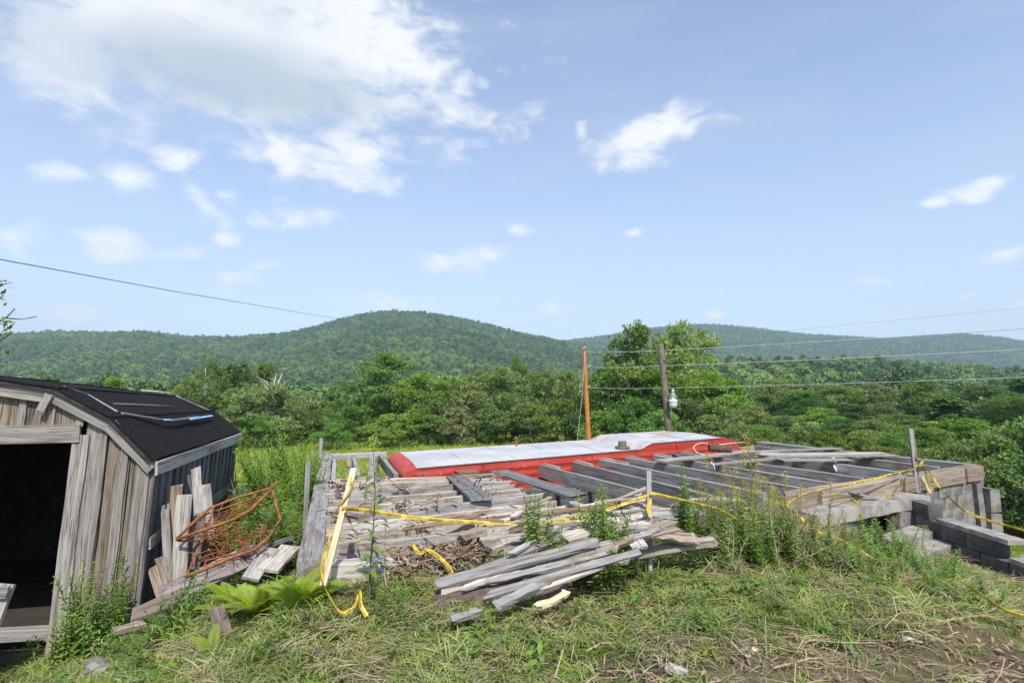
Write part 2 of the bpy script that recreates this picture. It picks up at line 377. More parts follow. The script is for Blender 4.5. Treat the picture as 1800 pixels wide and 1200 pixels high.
# ------------------------------------------------------------------ the lie of the land
A0 = Pz(540, 985, .3); D0 = Pz(1712, 818, .3)
AD = (D0-A0); AD.z = 0; ADL = AD.length; e_ad = AD.normalized(); n_ad = Vector((-e_ad.y, e_ad.x, 0))
B0 = Pz(576, 796, .3); AB = (B0-A0); AB.z = 0; e_ab = AB.normalized(); n_ab = Vector((e_ab.y, -e_ab.x, 0))   # points right, into the floor frame
def G(x, y):
    x = np.asarray(x, dtype=float); y = np.asarray(y, dtype=float)
    z = -0.29*np.log1p(np.exp((-1.35-x)/.22))*.22
    z = np.maximum(z, -1.1)
    z = z - 0.13*np.maximum(0, x-2.9) - .14*ss(3.4, 5.0, x)*ss(4.2, 5.4, y)
    fd = (x-A0.x)*n_ad.x + (y-A0.y)*n_ad.y              # behind the front sill line
    sd_ = (x-A0.x)*n_ab.x + (y-A0.y)*n_ab.y             # right of the left beam
    z = z + .10*ss(-.9, -.15, fd)*(x > -1.6)*ss(5.2, 3.8, x)
    low = -2.0 - 1.0*ss(14, 24, y)
    shf = .75*ss(.5, 1.3, x)*ss(3.9, 3.1, x)
    inside = ss(.12+shf, .34+shf, fd)*ss(-.05, .25, sd_)
    z = z*(1-inside) + low*inside
    # left of the beam the bank falls away to the road
    left = ss(5.6, 22, y)*(1-ss(-.05, .25, sd_))
    z = z*(1-left) + (-3.0)*left
    # right of the retaining wall lies a lawn one storey down
    rt = ss(5.75, 6.6, x)*ss(3.0, 5.5, y)
    z = np.where(rt > 0, z*(1-rt) + np.minimum(z, -1.62 - .4*ss(13, 24, y))*rt, z)
    far = ss(20, 28, y); z = z*(1-far) + (-3.0)*far
    far2 = ss(80, 140, y); z = z - 4*far2
    z = z + .025*np.sin(x*3.1+y*1.3)*np.sin(y*2.7-x) * (1-far) + .012*np.sin(x*11+y*5)*np.sin(y*9-x*4)*(1-far)
    return z
def g1(x, y): return float(G(x, y))

def axis(lo, hi, dlo, dhi, step, grow):
    a = list(np.arange(dlo, dhi, step)); s = step
    while a[-1] < hi: s *= grow; a.append(a[-1]+s)
    s = step; pre = []; c = dlo
    while c > lo: s *= grow; c -= s; pre.append(c)
    return np.array(pre[::-1]+a)
gx = axis(-6000, 6000, -6, 8, .09, 1.09); gy = axis(-3000, 2800, 1.5, 10, .09, 1.09)
GX, GY = np.meshgrid(gx, gy); GZ = G(GX, GY) + rng.normal(0, .008, GX.shape)*(GY < 12)
nx, ny = len(gx), len(gy)
idx = np.arange(nx*ny).reshape(ny, nx)
F = np.stack([idx[:-1,:-1], idx[:-1,1:], idx[1:,1:], idx[1:,:-1]], -1).reshape(-1, 4)
gm = fast_mesh('ground', np.stack([GX, GY, GZ], -1), F)
gm.polygons.foreach_set('use_smooth', [True]*len(gm.polygons))
tag(link('ground', gm, MATS['ground_soil']), kind='structure')

# hills: skyline heights read off as (direction, height) pairs, laid out at their own distances
def interp(tab, s): return np.interp(s, [(p-900)/1000 for p, _ in tab], [685-h for _, h in tab])
SK1 = [(-1500,612),(-700,600),(-200,596),(0,592),(100,587),(180,589),(250,586),(330,596),(420,598),(500,590),(560,577),(620,561),(680,553),(740,554),(800,563),(860,577),(920,592),(1000,606),(1100,628),(1250,655),(1500,668),(3200,672)]
SK2 = [(-1500,640),(800,620),(1000,599),(1060,592),(1120,582),(1180,575),(1240,572),(1300,575),(1360,582),(1420,589),(1500,593),(1560,597),(1640,591),(1700,588),(1760,594),(1800,600),(2200,608),(3200,600)]
SK3 = [(-1500,676),(1000,676),(1120,645),(1250,628),(1350,624),(1450,626),(1560,630),(1640,636),(1720,644),(1800,648),(2200,640),(3200,640)]
def hill_z(s, Y):
    h1 = interp(SK1, s)/1000*1300 - 10; h2 = interp(SK2, s)/1000*2000 - 10; h3 = interp(SK3, s)/1000*430 - 9
    b1 = ss(260, 1300, Y)*(1-.8*ss(1350, 2100, Y)); b2 = ss(900, 2000, Y)*(1-.5*ss(2050, 2700, Y)); b3 = ss(150, 430, Y)*(1-ss(440, 760, Y))
    base = -9 + 4*ss(300, 700, Y)
    und = 5*np.sin(s*19+Y*.004)*np.sin(Y*.011+s*7)*ss(250, 600, Y)*(1-ss(900, 1250, Y))
    z1 = base + (h1+7)*b1; z2 = base + (h2+7)*b2; z3 = base + (h3+7)*b3
    return np.maximum(np.maximum(z1, z2), z3) + und
ys = np.concatenate([np.arange(95, 500, 14), np.arange(500, 2750, 40)]); ssx = np.linspace(-2.6, 2.6, 260)
S, YY = np.meshgrid(ssx, ys); HZ = hill_z(S, YY)
idx = np.arange(S.size).reshape(S.shape)
F = np.stack([idx[:-1,:-1], idx[:-1,1:], idx[1:,1:], idx[1:,:-1]], -1).reshape(-1, 4)
hm = fast_mesh('hills', np.stack([S*YY, YY, HZ], -1), F); hm.polygons.foreach_set('use_smooth', [True]*len(hm.polygons))
tag(link('hills', hm, MATS['ground_soil']), kind='structure')

# road across the bottom of the bank
mb = MB()
for i in range(60):
    xa, xb = -60+i*2.2, -60+(i+1)*2.2
    ya, yb = 24.2-.02*xa, 24.2-.02*xb
    za = [max(g1(xa, ya), g1(xa, ya+3.4))+.03, max(g1(xb, yb), g1(xb, yb+3.4))+.03]
    mb.quad((xa, ya, za[0]), (xb, yb, za[1]), (xb, yb+3.4, za[1]), (xa, ya+3.4, za[0]))
tag(mb.build('road', MATS['asphalt']), kind='structure')

# ------------------------------------------------------------------ scattering of uncountable stuff (geometry nodes)
def scatter(name, protos, pts, rot, scl, idx, label, cat):
    col = bpy.data.collections.new(name+'_kinds')
    for i, (me, mat) in enumerate(protos):
        if len(me.materials) == 0: me.materials.append(mat)
        o = bpy.data.objects.new('%s_kind_%02d' % (name, i), me); col.objects.link(o)
    n = len(pts); me = bpy.data.meshes.new(name)
    me.vertices.add(n); me.vertices.foreach_set('co', np.asarray(pts, dtype=np.float32).ravel())
    a = me.attributes.new('rot', 'FLOAT_VECTOR', 'POINT'); a.data.foreach_set('vector', np.asarray(rot, dtype=np.float32).ravel())
    a = me.attributes.new('scl', 'FLOAT_VECTOR', 'POINT'); a.data.foreach_set('vector', np.asarray(scl, dtype=np.float32).ravel())
    a = me.attributes.new('kind_index', 'INT', 'POINT'); a.data.foreach_set('value', np.asarray(idx, dtype=np.int32))
    me.update()
    o = link(name, me)
    ng = bpy.data.node_groups.new(name, 'GeometryNodeTree')
    ng.interface.new_socket('Geometry', in_out='INPUT', socket_type='NodeSocketGeometry')
    ng.interface.new_socket('Geometry', in_out='OUTPUT', socket_type='NodeSocketGeometry')
    gi = ng.nodes.new('NodeGroupInput'); go = ng.nodes.new('NodeGroupOutput')
    ci = ng.nodes.new('GeometryNodeCollectionInfo'); ci.inputs['Collection'].default_value = col
    ci.inputs['Separate Children'].default_value = True; ci.inputs['Reset Children'].default_value = True
    ip = ng.nodes.new('GeometryNodeInstanceOnPoints'); ip.inputs['Pick Instance'].default_value = True
    def attr(nm, t):
        nd = ng.nodes.new('GeometryNodeInputNamedAttribute'); nd.data_type = t; nd.inputs['Name'].default_value = nm; return nd.outputs['Attribute']
    ng.links.new(gi.outputs[0], ip.inputs['Points']); ng.links.new(ci.outputs[0], ip.inputs['Instance'])
    ng.links.new(attr('kind_index', 'INT'), ip.inputs['Instance Index']); ng.links.new(attr('rot', 'FLOAT_VECTOR'), ip.inputs['Rotation'])
    ng.links.new(attr('scl', 'FLOAT_VECTOR'), ip.inputs['Scale']); ng.links.new(ip.outputs[0], go.inputs[0])
    md = o.modifiers.new('scatter', 'NODES'); md.node_group = ng
    return tag(o, label, cat, kind='stuff')

# ------------------------------------------------------------------ leaves and crowns
def leaves_at(P, size, up=0.5, elong=1.6, seed=0):
    """one diamond-shaped leaf spray per point"""
    r = np.random.default_rng(seed); n = len(P)
    nrm = r.normal(size=(n, 3)); nrm[:, 2] += up*1.5; nrm /= np.linalg.norm(nrm, axis=1)[:, None]
    t = r.normal(size=(n, 3)); t -= (t*nrm).sum(1)[:, None]*nrm; t /= np.linalg.norm(t, axis=1)[:, None]
    bt = np.cross(nrm, t); s = (size*r.uniform(.6, 1.4, n))[:, None]
    V = np.stack([P - t*s*elong*.5, P + bt*s*.42 + nrm*s*.12, P + t*s*elong*.5, P - bt*s*.42 + nrm*s*.12], 1).reshape(-1, 3)
    return V, np.arange(4*n).reshape(-1, 4)
def crown_points(seed, nclump, per, shape='round', clump_r=.17, hollow=.35):
    """unit crown: x,y in about +-.5, z 0..1; a handful of big boughs, each a body of leaf clumps with gaps between"""
    r = np.random.default_rng(seed); out = []
    nl = max(5, nclump//13); lobes = []
    for i in range(nl):
        d = r.normal(size=3); d /= np.linalg.norm(d); rad = r.uniform(.28, .42)
        c = d*rad; c[2] = .5+c[2]*1.05
        lr = r.uniform(.13, .24)
        if shape == 'cone': c[:2] *= 1.35-1.15*np.clip(c[2], 0, 1); lr *= 1.15-.6*np.clip(c[2], 0, 1)
        elif shape == 'tall': c[:2] *= .85; lr *= .9
        elif shape == 'dome': c[2] = .08+.80*abs(c[2])**.8; c[:2] *= 1.15
        elif shape == 'bush': c[2] = max(.12, c[2]*1.02-.08)
        lobes.append((c, lr))
    lobes.append((np.array([0, 0, .5]), .24)); lobes.append((np.array([r.uniform(-.05, .05), r.uniform(-.05, .05), .84]), .16))
    for i in range(nclump):
        c0, lr = lobes[i % len(lobes)]
        d = r.normal(size=3); d[2] += .35; d /= np.linalg.norm(d)
        c = c0+d*lr*(.45+.6*r.random()**.5)*np.array([1, 1, .85])
        k = int(per*r.uniform(.6, 1.4)); cr = clump_r*r.uniform(.35, .8)
        q = r.normal(size=(k, 3)); q /= np.linalg.norm(q, axis=1)[:, None]
        q *= (r.random(k)**.5)[:, None]*cr*np.array([1, 1, .6]); out.append(c+q)
    P = np.concatenate(out); P[:, 2] = np.clip(P[:, 2], -.02, 1.2); return P
def crown_mesh(name, seed, w, h, nclump, per, leafsize, shape='round', clump_r=.17, hollow=.35, up=.5, elong=1.6):
    P = crown_points(seed, nclump, per, shape, clump_r, hollow)*np.array([w, w, h])
    V, F = leaves_at(P, leafsize, up, elong, seed+5); return fast_mesh(name, V, F)

# forest on the hills: one mass of crowns
fp = []
for k in range(6):
    w = [9, 10, 8, 11, 7, 9][k]; h = [10, 9, 11, 10, 9, 8][k]
    fp.append((crown_mesh('forest_crown', 100+k, w, h, 70, 24, .62, ['round','dome','round','round','dome','dome'][k], .19, .55, .8, 1.3), MATS['forest_leaf']))
def forest_points():
    r = np.random.default_rng(5); out = []
    for (y0, y1, sp_) in ((112, 260, 5.6), (260, 480, 7.0), (480, 900, 7.6), (900, 1420, 8.4), (1420, 2080, 11.0)):
        area = 1.12*(y1*y1-y0*y0); n = int(area/(sp_*sp_))
        Y = np.sqrt(r.uniform(y0*y0, y1*y1, n)); s = r.uniform(-1.12, 1.12, n)
        if y0 >= 1420: keep = s > -.02; Y = Y[keep]; s = s[keep]
        if y0 < 400 and y0 > 200: pass
        out.append(np.stack([s, Y], 1))
    q = np.concatenate(out); s, Y = q[:, 0], q[:, 1]; z = np.where(Y < 150, np.maximum(hill_z(s, Y), -7), hill_z(s, Y))
    # a pale clearing in the valley floor
    keep = ~((np.abs(s+.315) < .03) & (Y > 112) & (Y < 330))
    # drop what the near slope hides
    el = (z+12-EYE)/Y
    vis = np.ones(len(Y), bool)
    for si in np.linspace(-1.15, 1.15, 93):
        m = np.abs(s-si) < .0125
        if m.sum() == 0: continue
        o = np.argsort(Y[m]); e = el[m][o]; mx = np.maximum.accumulate(np.concatenate([[-1], e[:-1]]))
        ok = e > mx - .012; tmp = np.zeros(m.sum(), bool); tmp[o] = ok; vis[m] = tmp
    k = keep & vis; return np.stack([s[k]*Y[k], Y[k], z[k]-1.0], 1), r
fpts, r = forest_points(); n = len(fpts)
sc = np.where(fpts[:, 1] < 480, r.uniform(.65, 1.35, n), r.uniform(.68, 1.05, n))*np.clip(.86+fpts[:, 1]/6000, .86, 1.15)
scatter('forest', fp, fpts, np.stack([r.normal(0, .06, n), r.normal(0, .06, n), r.uniform(0, 6.28, n)], 1),
        np.stack([sc, sc, sc*r.uniform(.85, 1.15, n)], 1), r.integers(0, 6, n), 'green broadleaf forest covering the distant hills', 'forest')

# ------------------------------------------------------------------ single trees
def trunk_mesh(name, seed, h, r0, crown_w, crown_z0, nlimb=9, bare=0.0, top=.9):
    r = random.Random(seed); mb = MB(); pts = []; x = y = 0.0
    for i in range(8):
        t = i/7; pts.append((x, y, h*top*t)); x += r.uniform(-.03, .03)*h*.5; y += r.uniform(-.03, .03)*h*.5
    mb.tube(pts, [r0*(1.25 if i == 0 else 1)*(1-.85*(i/7)**1.1) + .01 for i in range(8)], 7)
    for k in range(nlimb):
        t = r.uniform(max(.12, crown_z0/h), .88); j = min(6, int(t*7)); f = t*7-j
        p0 = Vector(pts[j]).lerp(Vector(pts[j+1]), f); a = r.uniform(0, 6.28)
        L = crown_w*.5*r.uniform(.55, 1.0)*(1.15-.6*t); up = r.uniform(.35, 1.0)
        d = Vector((math.cos(a), math.sin(a), up)).normalized()
        q = [p0]
        for s_ in range(4):
            d = (d + Vector((r.uniform(-.25, .25), r.uniform(-.25, .25), r.uniform(-.05, .3)))).normalized(); q.append(q[-1]+d*L/4)
        rr = r0*(1-.8*t)*.5
        mb.tube(q, [rr, rr*.8, rr*.6, rr*.4, rr*.15+.004], 5, False)
        for _ in range(2 + int(bare*4)):
            b0 = q[r.randint(1, 3)]; d2 = Vector((r.uniform(-1, 1), r.uniform(-1, 1), r.uniform(-.1, .9))).normalized()
            mb.tube([b0, b0+d2*L*.22, b0+(d2+Vector((r.uniform(-.4,.4), r.uniform(-.4,.4), .2))).normalized()*L*.42], [rr*.45, rr*.3, .006], 4, False)
    return mb.mesh(name, True)
TK = {}
def tree_kind(key, seed, w, h, z0, shape, nclump, per, leafsize, r0, hollow=.35, clump_r=.16, nlimb=9, bare=0.0, up=.5, elong=1.6):
    cm = crown_mesh('crown', seed, w, h-z0, nclump, per, leafsize, shape, clump_r, hollow, up, elong)
    cm.transform(Matrix.Translation((0, 0, z0)))
    TK[key] = (cm, trunk_mesh('trunk', seed, h, r0, w, z0, nlimb, bare), h, w)
tree_kind('round', 21, 7.5, 9.0, 1.0, 'round', 230, 58, .17, .17)
tree_kind('round2', 22, 7.0, 9.5, .8, 'round', 230, 58, .17, .16, .3, .17)
tree_kind('tall', 23, 4.6, 11.0, 1.4, 'tall', 190, 60, .17, .15, .25, .20)
tree_kind('airy', 24, 5.2, 11.0, 3.2, 'round', 165, 50, .16, .13, .35, .18, 14, .6)
tree_kind('oval', 25, 5.4, 8.5, .3, 'round', 220, 58, .16, .13, .3, .17)
tree_kind('willow', 26, 7.4, 7.4, .1, 'dome', 240, 66, .13, .2, .3, .15, 9, 0, .2, 2.4)
tree_kind('scrub', 27, 5.4, 5.4, .0, 'bush', 150, 56, .14, .07, .3, .19, 14, .8)
tree_kind('sparse', 28, 5.2, 7.5, 1.0, 'round', 62, 36, .15, .11, .3, .17, 18, 1.0)
tree_kind('conical', 29, 5.4, 8.0, .2, 'cone', 190, 58, .19, .13, .25, .14, 10, 0, .7)
def tree(key, mat, px, top, Y, label, width=None, bark='bark', base=None, name='tree', rz=None, group='trees along the far edge of the field', cat='tree', dx=0.0):
    cm, tm, h, w = TK[key]
    zt = Py(px, top, Y).z; x = Py(px, top, Y).x + dx
    zb = (g1(x, Y) if base is None else base) - .05
    sz = (zt-zb)/h; sxy = sz if width is None else (width/1000*Y)/w
    root = empty(name, (x, Y, zb), rnd.uniform(0, 6.28) if rz is None else rz)
    root.scale = (sxy, sxy, sz)
    tag(root, label, cat, group)
    c2 = cm if len(cm.materials) == 0 else cm
    t = link('trunk', tm, MATS[bark], root)
    c = link('crown', cm, None, root)
    if len(cm.materials) == 0: cm.materials.append(MATS[mat])
    c.material_slots[0].link = 'OBJECT'; c.material_slots[0].material = MATS[mat]
    t.material_slots[0].link = 'OBJECT'; t.material_slots[0].material = MATS[bark]
    return root
EDGE = 'trees along the far edge of the field'
tree('oval', 'leaf_bright', 196, 664, 82, 'round bright green tree crown showing above the black shed roof', 66)
tree('scrub', 'leaf_bright', 262, 682, 76, 'low yellow-green bush rising just behind the far end of the shed roof', 80)
tree('scrub', 'leaf_olive', 318, 676, 70, 'olive scrub tree between the shed roof and the white-trunked birch', 74)
tree('airy', 'leaf_olive', 372, 632, 52, 'thin birch with bare white trunk beside the shed roof corner', 76, 'bark_pale', rz=1.0)
tree('tall', 'leaf_dark', 424, 636, 56, 'dense dark green tree growing between the birch and the grey willow', 74)
tree('oval', 'leaf_olive', 458, 640, 62, 'olive tree crown behind the dead-topped grey willow', 84)
tree('scrub', 'leaf_dark', 352, 706, 58, 'dark low shrub at the foot of the birch', 90)
wl = tree('willow', 'leaf_willow', 482, 672, 47, 'wide grey-green willow with bare dead branches sticking out of its top', 150)
tree('scrub', 'leaf_willow', 416, 708, 46, 'grey-green shrub leaning out beside the shed gable end', 80)
tree('scrub', 'leaf_mid', 548, 694, 60, 'low green shrub filling the gap right of the grey willow', 84)
tree('oval', 'leaf_bright', 606, 672, 58, 'bright green tree left of the broadest tree crown', 70)
tree('round', 'leaf_mid', 672, 622, 55, 'broadest tall green tree standing behind the end of the timber frame', 170)
tree('round2', 'leaf_mid', 748, 650, 50, 'rounded green tree overlapping the broadest crown on its right', 125)
tree('scrub', 'leaf_dark', 620, 712, 50, 'dark shrub under the broadest tree', 100)
tree('scrub', 'leaf_bright', 742, 722, 47, 'bright low shrub under the rounded tree, behind the trailer roof', 80)
tree('sparse', 'leaf_brownish', 812, 664, 52, 'thin brownish tree with bare pale branches behind the trailer', 105, 'twig_grey')
tree('scrub', 'leaf_brownish', 800, 716, 48, 'brown-green shrub below the thin brownish tree', 100)
tree('round2', 'leaf_mid', 872, 640, 57, 'green tree with grey limbs between the brownish tree and the orange pole', 95, 'twig_grey')
tree('airy', 'leaf_olive', 906, 627, 68, 'thin yellowish treetop poking above its neighbours near the orange pole', 62)
tree('scrub', 'leaf_dark', 858, 716, 49, 'dark green shrub behind the short rusty pipe of the trailer roof', 90)
tree('round', 'leaf_olive', 958, 652, 58, 'olive round tree left of the orange pole', 110)
tree('oval', 'leaf_olive', 1004, 652, 55, 'slim olive tree just behind the orange pole', 74, 'twig_grey')
tree('scrub', 'leaf_olive', 930, 706, 48, 'olive brush growing low behind the trailer roof', 120)
tree('scrub', 'leaf_olive', 992, 700, 46, 'pale olive brush at the foot of the orange pole', 110)
tree('oval', 'leaf_bright', 1106, 573, 45, 'tall bright green tree between the orange pole and the lamp pole', 128)
tree('round', 'leaf_mid', 1082, 640, 46, 'full green tree left of the lamp pole', 130)
tree('round2', 'leaf_bright', 1203, 561, 46, 'tallest bright tree with pale trunk right behind the lamp pole', 120, 'bark_pale')
tree('round', 'leaf_bright', 1140, 628, 44.5, 'full bright tree spreading behind the lamp pole', 160)
tree('round2', 'leaf_bright', 1255, 655, 43, 'bright full tree closing the clump right of the yard lamp', 110)
tree('oval', 'leaf_bright', 1150, 650, 43, 'bright tree directly behind the lamp pole', 110)
tree('round2', 'leaf_mid', 1238, 648, 42, 'leafy green tree right of the yard lamp', 100)
tree('sparse', 'leaf_olive', 1276, 688, 39, 'scraggly shrub with grey bare stems right of the yard lamp', 110, 'twig_grey')
tree('scrub', 'leaf_mid', 1208, 700, 40, 'green brush behind the raised end of the trailer roof', 120)
tree('scrub', 'leaf_dark', 1116, 700, 41, 'dark brush below the tall trees behind the trailer roof', 120)
for (px, top, Y, k, mt, w_, lb) in [
    (1345, 694, 74, 'oval', 'leaf_mid', 84, 'green tree just right of the scraggly shrub'), (1408, 690, 70, 'round', 'leaf_dark', 90, 'dark round tree behind the end of the red trailer'),
    (1372, 664, 96, 'round2', 'leaf_olive', 90, 'olive tree standing higher behind the dark round tree'), (1462, 676, 92, 'round', 'leaf_mid', 104, 'green round tree right of the dark round tree'),
    (1530, 672, 98, 'round2', 'leaf_olive', 100, 'wide olive tree at the wood edge beyond the loose deck boards'), (1500, 712, 70, 'oval', 'leaf_dark', 70, 'small dark tree in front of the wide olive tree'),
    (1560, 704, 74, 'sparse', 'leaf_olive', 84, 'sparse tree with bare stems left of the darkest tree'), (1620, 668, 96, 'oval', 'leaf_mid', 84, 'green tree crown behind the darkest tree'),
    (1662, 694, 50, 'conical', 'leaf_dark', 118, 'darkest dense tree standing behind the right hand stake'), (1716, 676, 66, 'round', 'leaf_dark', 110, 'broad dark tree right of the darkest tree'),
    (1772, 690, 60, 'round2', 'leaf_dark', 110, 'dark tree above the flowering hedge'), (1800, 660, 84, 'conical', 'leaf_dark', 100, 'dark pointed tree behind the flowering hedge'),
    (1440, 716, 62, 'scrub', 'leaf_mid', 100, 'green shrub before the round trees, beyond the deck boards'), (1590, 748, 44, 'scrub', 'leaf_olive', 110, 'olive shrub at the left foot of the darkest tree')]:
    tree(k, mt, px, top, Y, lb, w_)
for (px, top, Y, w_, mt, lb) in [(560, 716, 52, 90, 'leaf_olive', 'olive shrub between the grey willow and the broadest tree'), (585, 742, 44, 60, 'leaf_bright', 'small bright shrub at the meadow edge left of the broadest tree'),
    (690, 726, 46, 90, 'leaf_mid', 'green shrub at the trunk of the broadest tree'), (770, 700, 48, 80, 'leaf_mid', 'green shrub between rounded tree and brownish tree'), (840, 690, 54, 90, 'leaf_olive', 'olive tree filling the gap behind the brownish tree'), (890, 690, 50, 90, 'leaf_mid', 'green shrub under the green tree with grey limbs'),
    (1040, 690, 45, 90, 'leaf_dark', 'dark shrub right of the orange pole'), (1060, 720, 42, 90, 'leaf_mid', 'green shrub behind the step in the trailer roof'), (1160, 720, 38, 100, 'leaf_bright', 'bright shrub behind the foot of the lamp pole'), (1250, 728, 38, 90, 'leaf_mid', 'green shrub behind the raised trailer end'),
    (1320, 712, 56, 90, 'leaf_olive', 'olive shrub right of the scraggly grey-stemmed shrub'), (1380, 730, 50, 90, 'leaf_mid', 'green shrub below the dark round tree'), (1476, 734, 50, 90, 'leaf_dark', 'dark shrub below the small dark tree'), (1535, 738, 48, 90, 'leaf_mid', 'green shrub left of the sparse bare-stemmed tree'), (1622, 752, 40, 90, 'leaf_mid', 'green shrub at the foot of the darkest tree'),
    (1700, 735, 44, 110, 'leaf_mid', 'green shrub between the darkest tree and the hedge'), (1582, 728, 60, 120, 'leaf_mid', 'green shrub closing the gap left of the darkest tree'), (1520, 742, 56, 110, 'leaf_olive', 'olive shrub beyond the long pale deck board'), (300, 716, 60, 90, 'leaf_mid', 'green shrub left of the birch foot'), (450, 728, 44, 70, 'leaf_mid', 'green shrub before the grey willow')]:
    tree('scrub', mt, px, top, Y, lb, w_*1.15)
# low brush along the meadow behind the deck
for (px, top, Y, w_, mt, lb) in [(1345, 748, 36, 95, 'leaf_mid', 'low green brush behind the rear corner of the floor frame'), (1400, 752, 35, 80, 'leaf_olive', 'low olive brush behind the rearmost deck board'), (1455, 756, 34, 95, 'leaf_mid', 'low green brush behind the middle of the loose deck boards'), (1515, 757, 33, 100, 'leaf_olive', 'low olive brush behind the right ends of the deck boards'), (1565, 762, 33, 80, 'leaf_mid', 'low green brush left of the tall tape-wound stake'), (1300, 744, 36, 90, 'leaf_olive', 'low olive brush behind the rounded end of the trailer')]:
    tree('scrub', mt, px, top, Y, lb, w_, 'twig_grey', name='shrub', cat='shrub', group='brush behind the deck boards')
# flowering hedge at the right
for i, (px, top, Y, w_, mt, lb) in enumerate([
    (1648, 786, 17.5, 110, 'leaf_bright', 'low bright bush with pink flowers behind the right hand stake'), (1706, 772, 16.5, 130, 'leaf_mid', 'bush with pink flowers beyond the broken block corner'),
    (1758, 752, 15.5, 130, 'leaf_olive', 'olive-leaved bush above the shaded lawn'), (1815, 728, 15.0, 150, 'leaf_bright', 'tallest bush of the flowering hedge at the lawn'), (1735, 806, 14.6, 120, 'leaf_olive', 'yellowish bush right behind the broken foundation corner'), (1900, 720, 15.5, 180, 'leaf_mid', 'bush past the tallest one of the flowering hedge'), (1800, 800, 14.4, 130, 'leaf_dark', 'dark lower bush shading the lawn edge')]):
    root = tree('scrub', mt, px, top, Y, lb, w_*1.2, 'twig_grey', name='bush', cat='bush', group='flowering hedge beside the lawn')
    if i < 4:
        P = crown_points(300+i, 26, 3, 'bush', .1, .9); P = P[P[:, 2] > .45]*np.array([5.4, 5.4, 5.5])
        V, F = leaves_at(P, .16, .8, 1.0, 3); tag(link('flowers', fast_mesh('flowers', V, F), MATS['pink_flower'], root), kind='stuff')
# dead limbs on top of the willow
mb = MB(); r = random.Random(4)
base = Vector((0, 0, 5.4))
for k in range(7):
    a = r.uniform(-1.2, 1.2); d = Vector((math.sin(a)*.75, r.uniform(-.2, .2), 1)).normalized(); q = [base+Vector((r.uniform(-.2, .2), 0, r.uniform(0, 1)))]
    L = r.uniform(1.6, 2.7)
    for s_ in range(4): d = (d+Vector((r.uniform(-.35, .35), r.uniform(-.2, .2), .05))).normalized(); q.append(q[-1]+d*L/4)
    mb.tube(q, [.09, .07, .05, .035, .012], 5, False)
    mb.tube([q[2], q[2]+Vector((r.uniform(-.5, .5), 0, .35)), q[2]+Vector((r.uniform(-.8, .8), 0, .6))], [.04, .03, .01], 4, False)
mb.build('dead_branch', MATS['bark_pale'], wl)
# tree beside the shed, reaching into the view with a few twigs
x, Y = -7.3, 7.6
ap = empty('apple_tree', (x, Y, g1(x, Y)-.05)); tag(ap, 'tree whose few leafy twigs reach in over the shed roof', 'tree')
link('trunk', trunk_mesh('trunk', 77, 4.6, .12, 3.4, 1.8, 9), MATS['bark'], ap)
P = crown_points(78, 80, 34, 'round', .14, .3)*np.array([1.5, 1.8, 3.4])+np.array([-1.0, 0, 1.7])
mb = MB(); r = random.Random(9); TP = []
for (px, py, Yd) in [(22, 497, 7.6), (8, 520, 7.5), (18, 566, 7.5), (5, 590, 7.6), (4, 633, 7.5), (14, 607, 7.4)]:
    q = Py(px, py, Yd) - Vector(ap.location); p0 = Vector((-.2, 0, q.z-.3))
    mb.tube([p0, p0.lerp(q, .5)+Vector((0, 0, .08)), q], [.02, .012, .003], 5, False)
    for k in range(16):
        t = r.uniform(.78, 1.02); TP.append(tuple(p0.lerp(q, t)+Vector((r.uniform(-.07, .05), r.uniform(-.08, .08), r.uniform(-.07, .07)))))
V, F = leaves_at(np.concatenate([P]), .085, .4, 1.5, 80); V2, F2 = leaves_at(np.array(TP), .05, .4, 1.5, 81)
link('crown', fast_mesh('crown', np.concatenate([V, V2]), np.concatenate([F, F2+len(V)])), MATS['leaf_olive'], ap)
mb.build('twigs', MATS['bark'], ap)

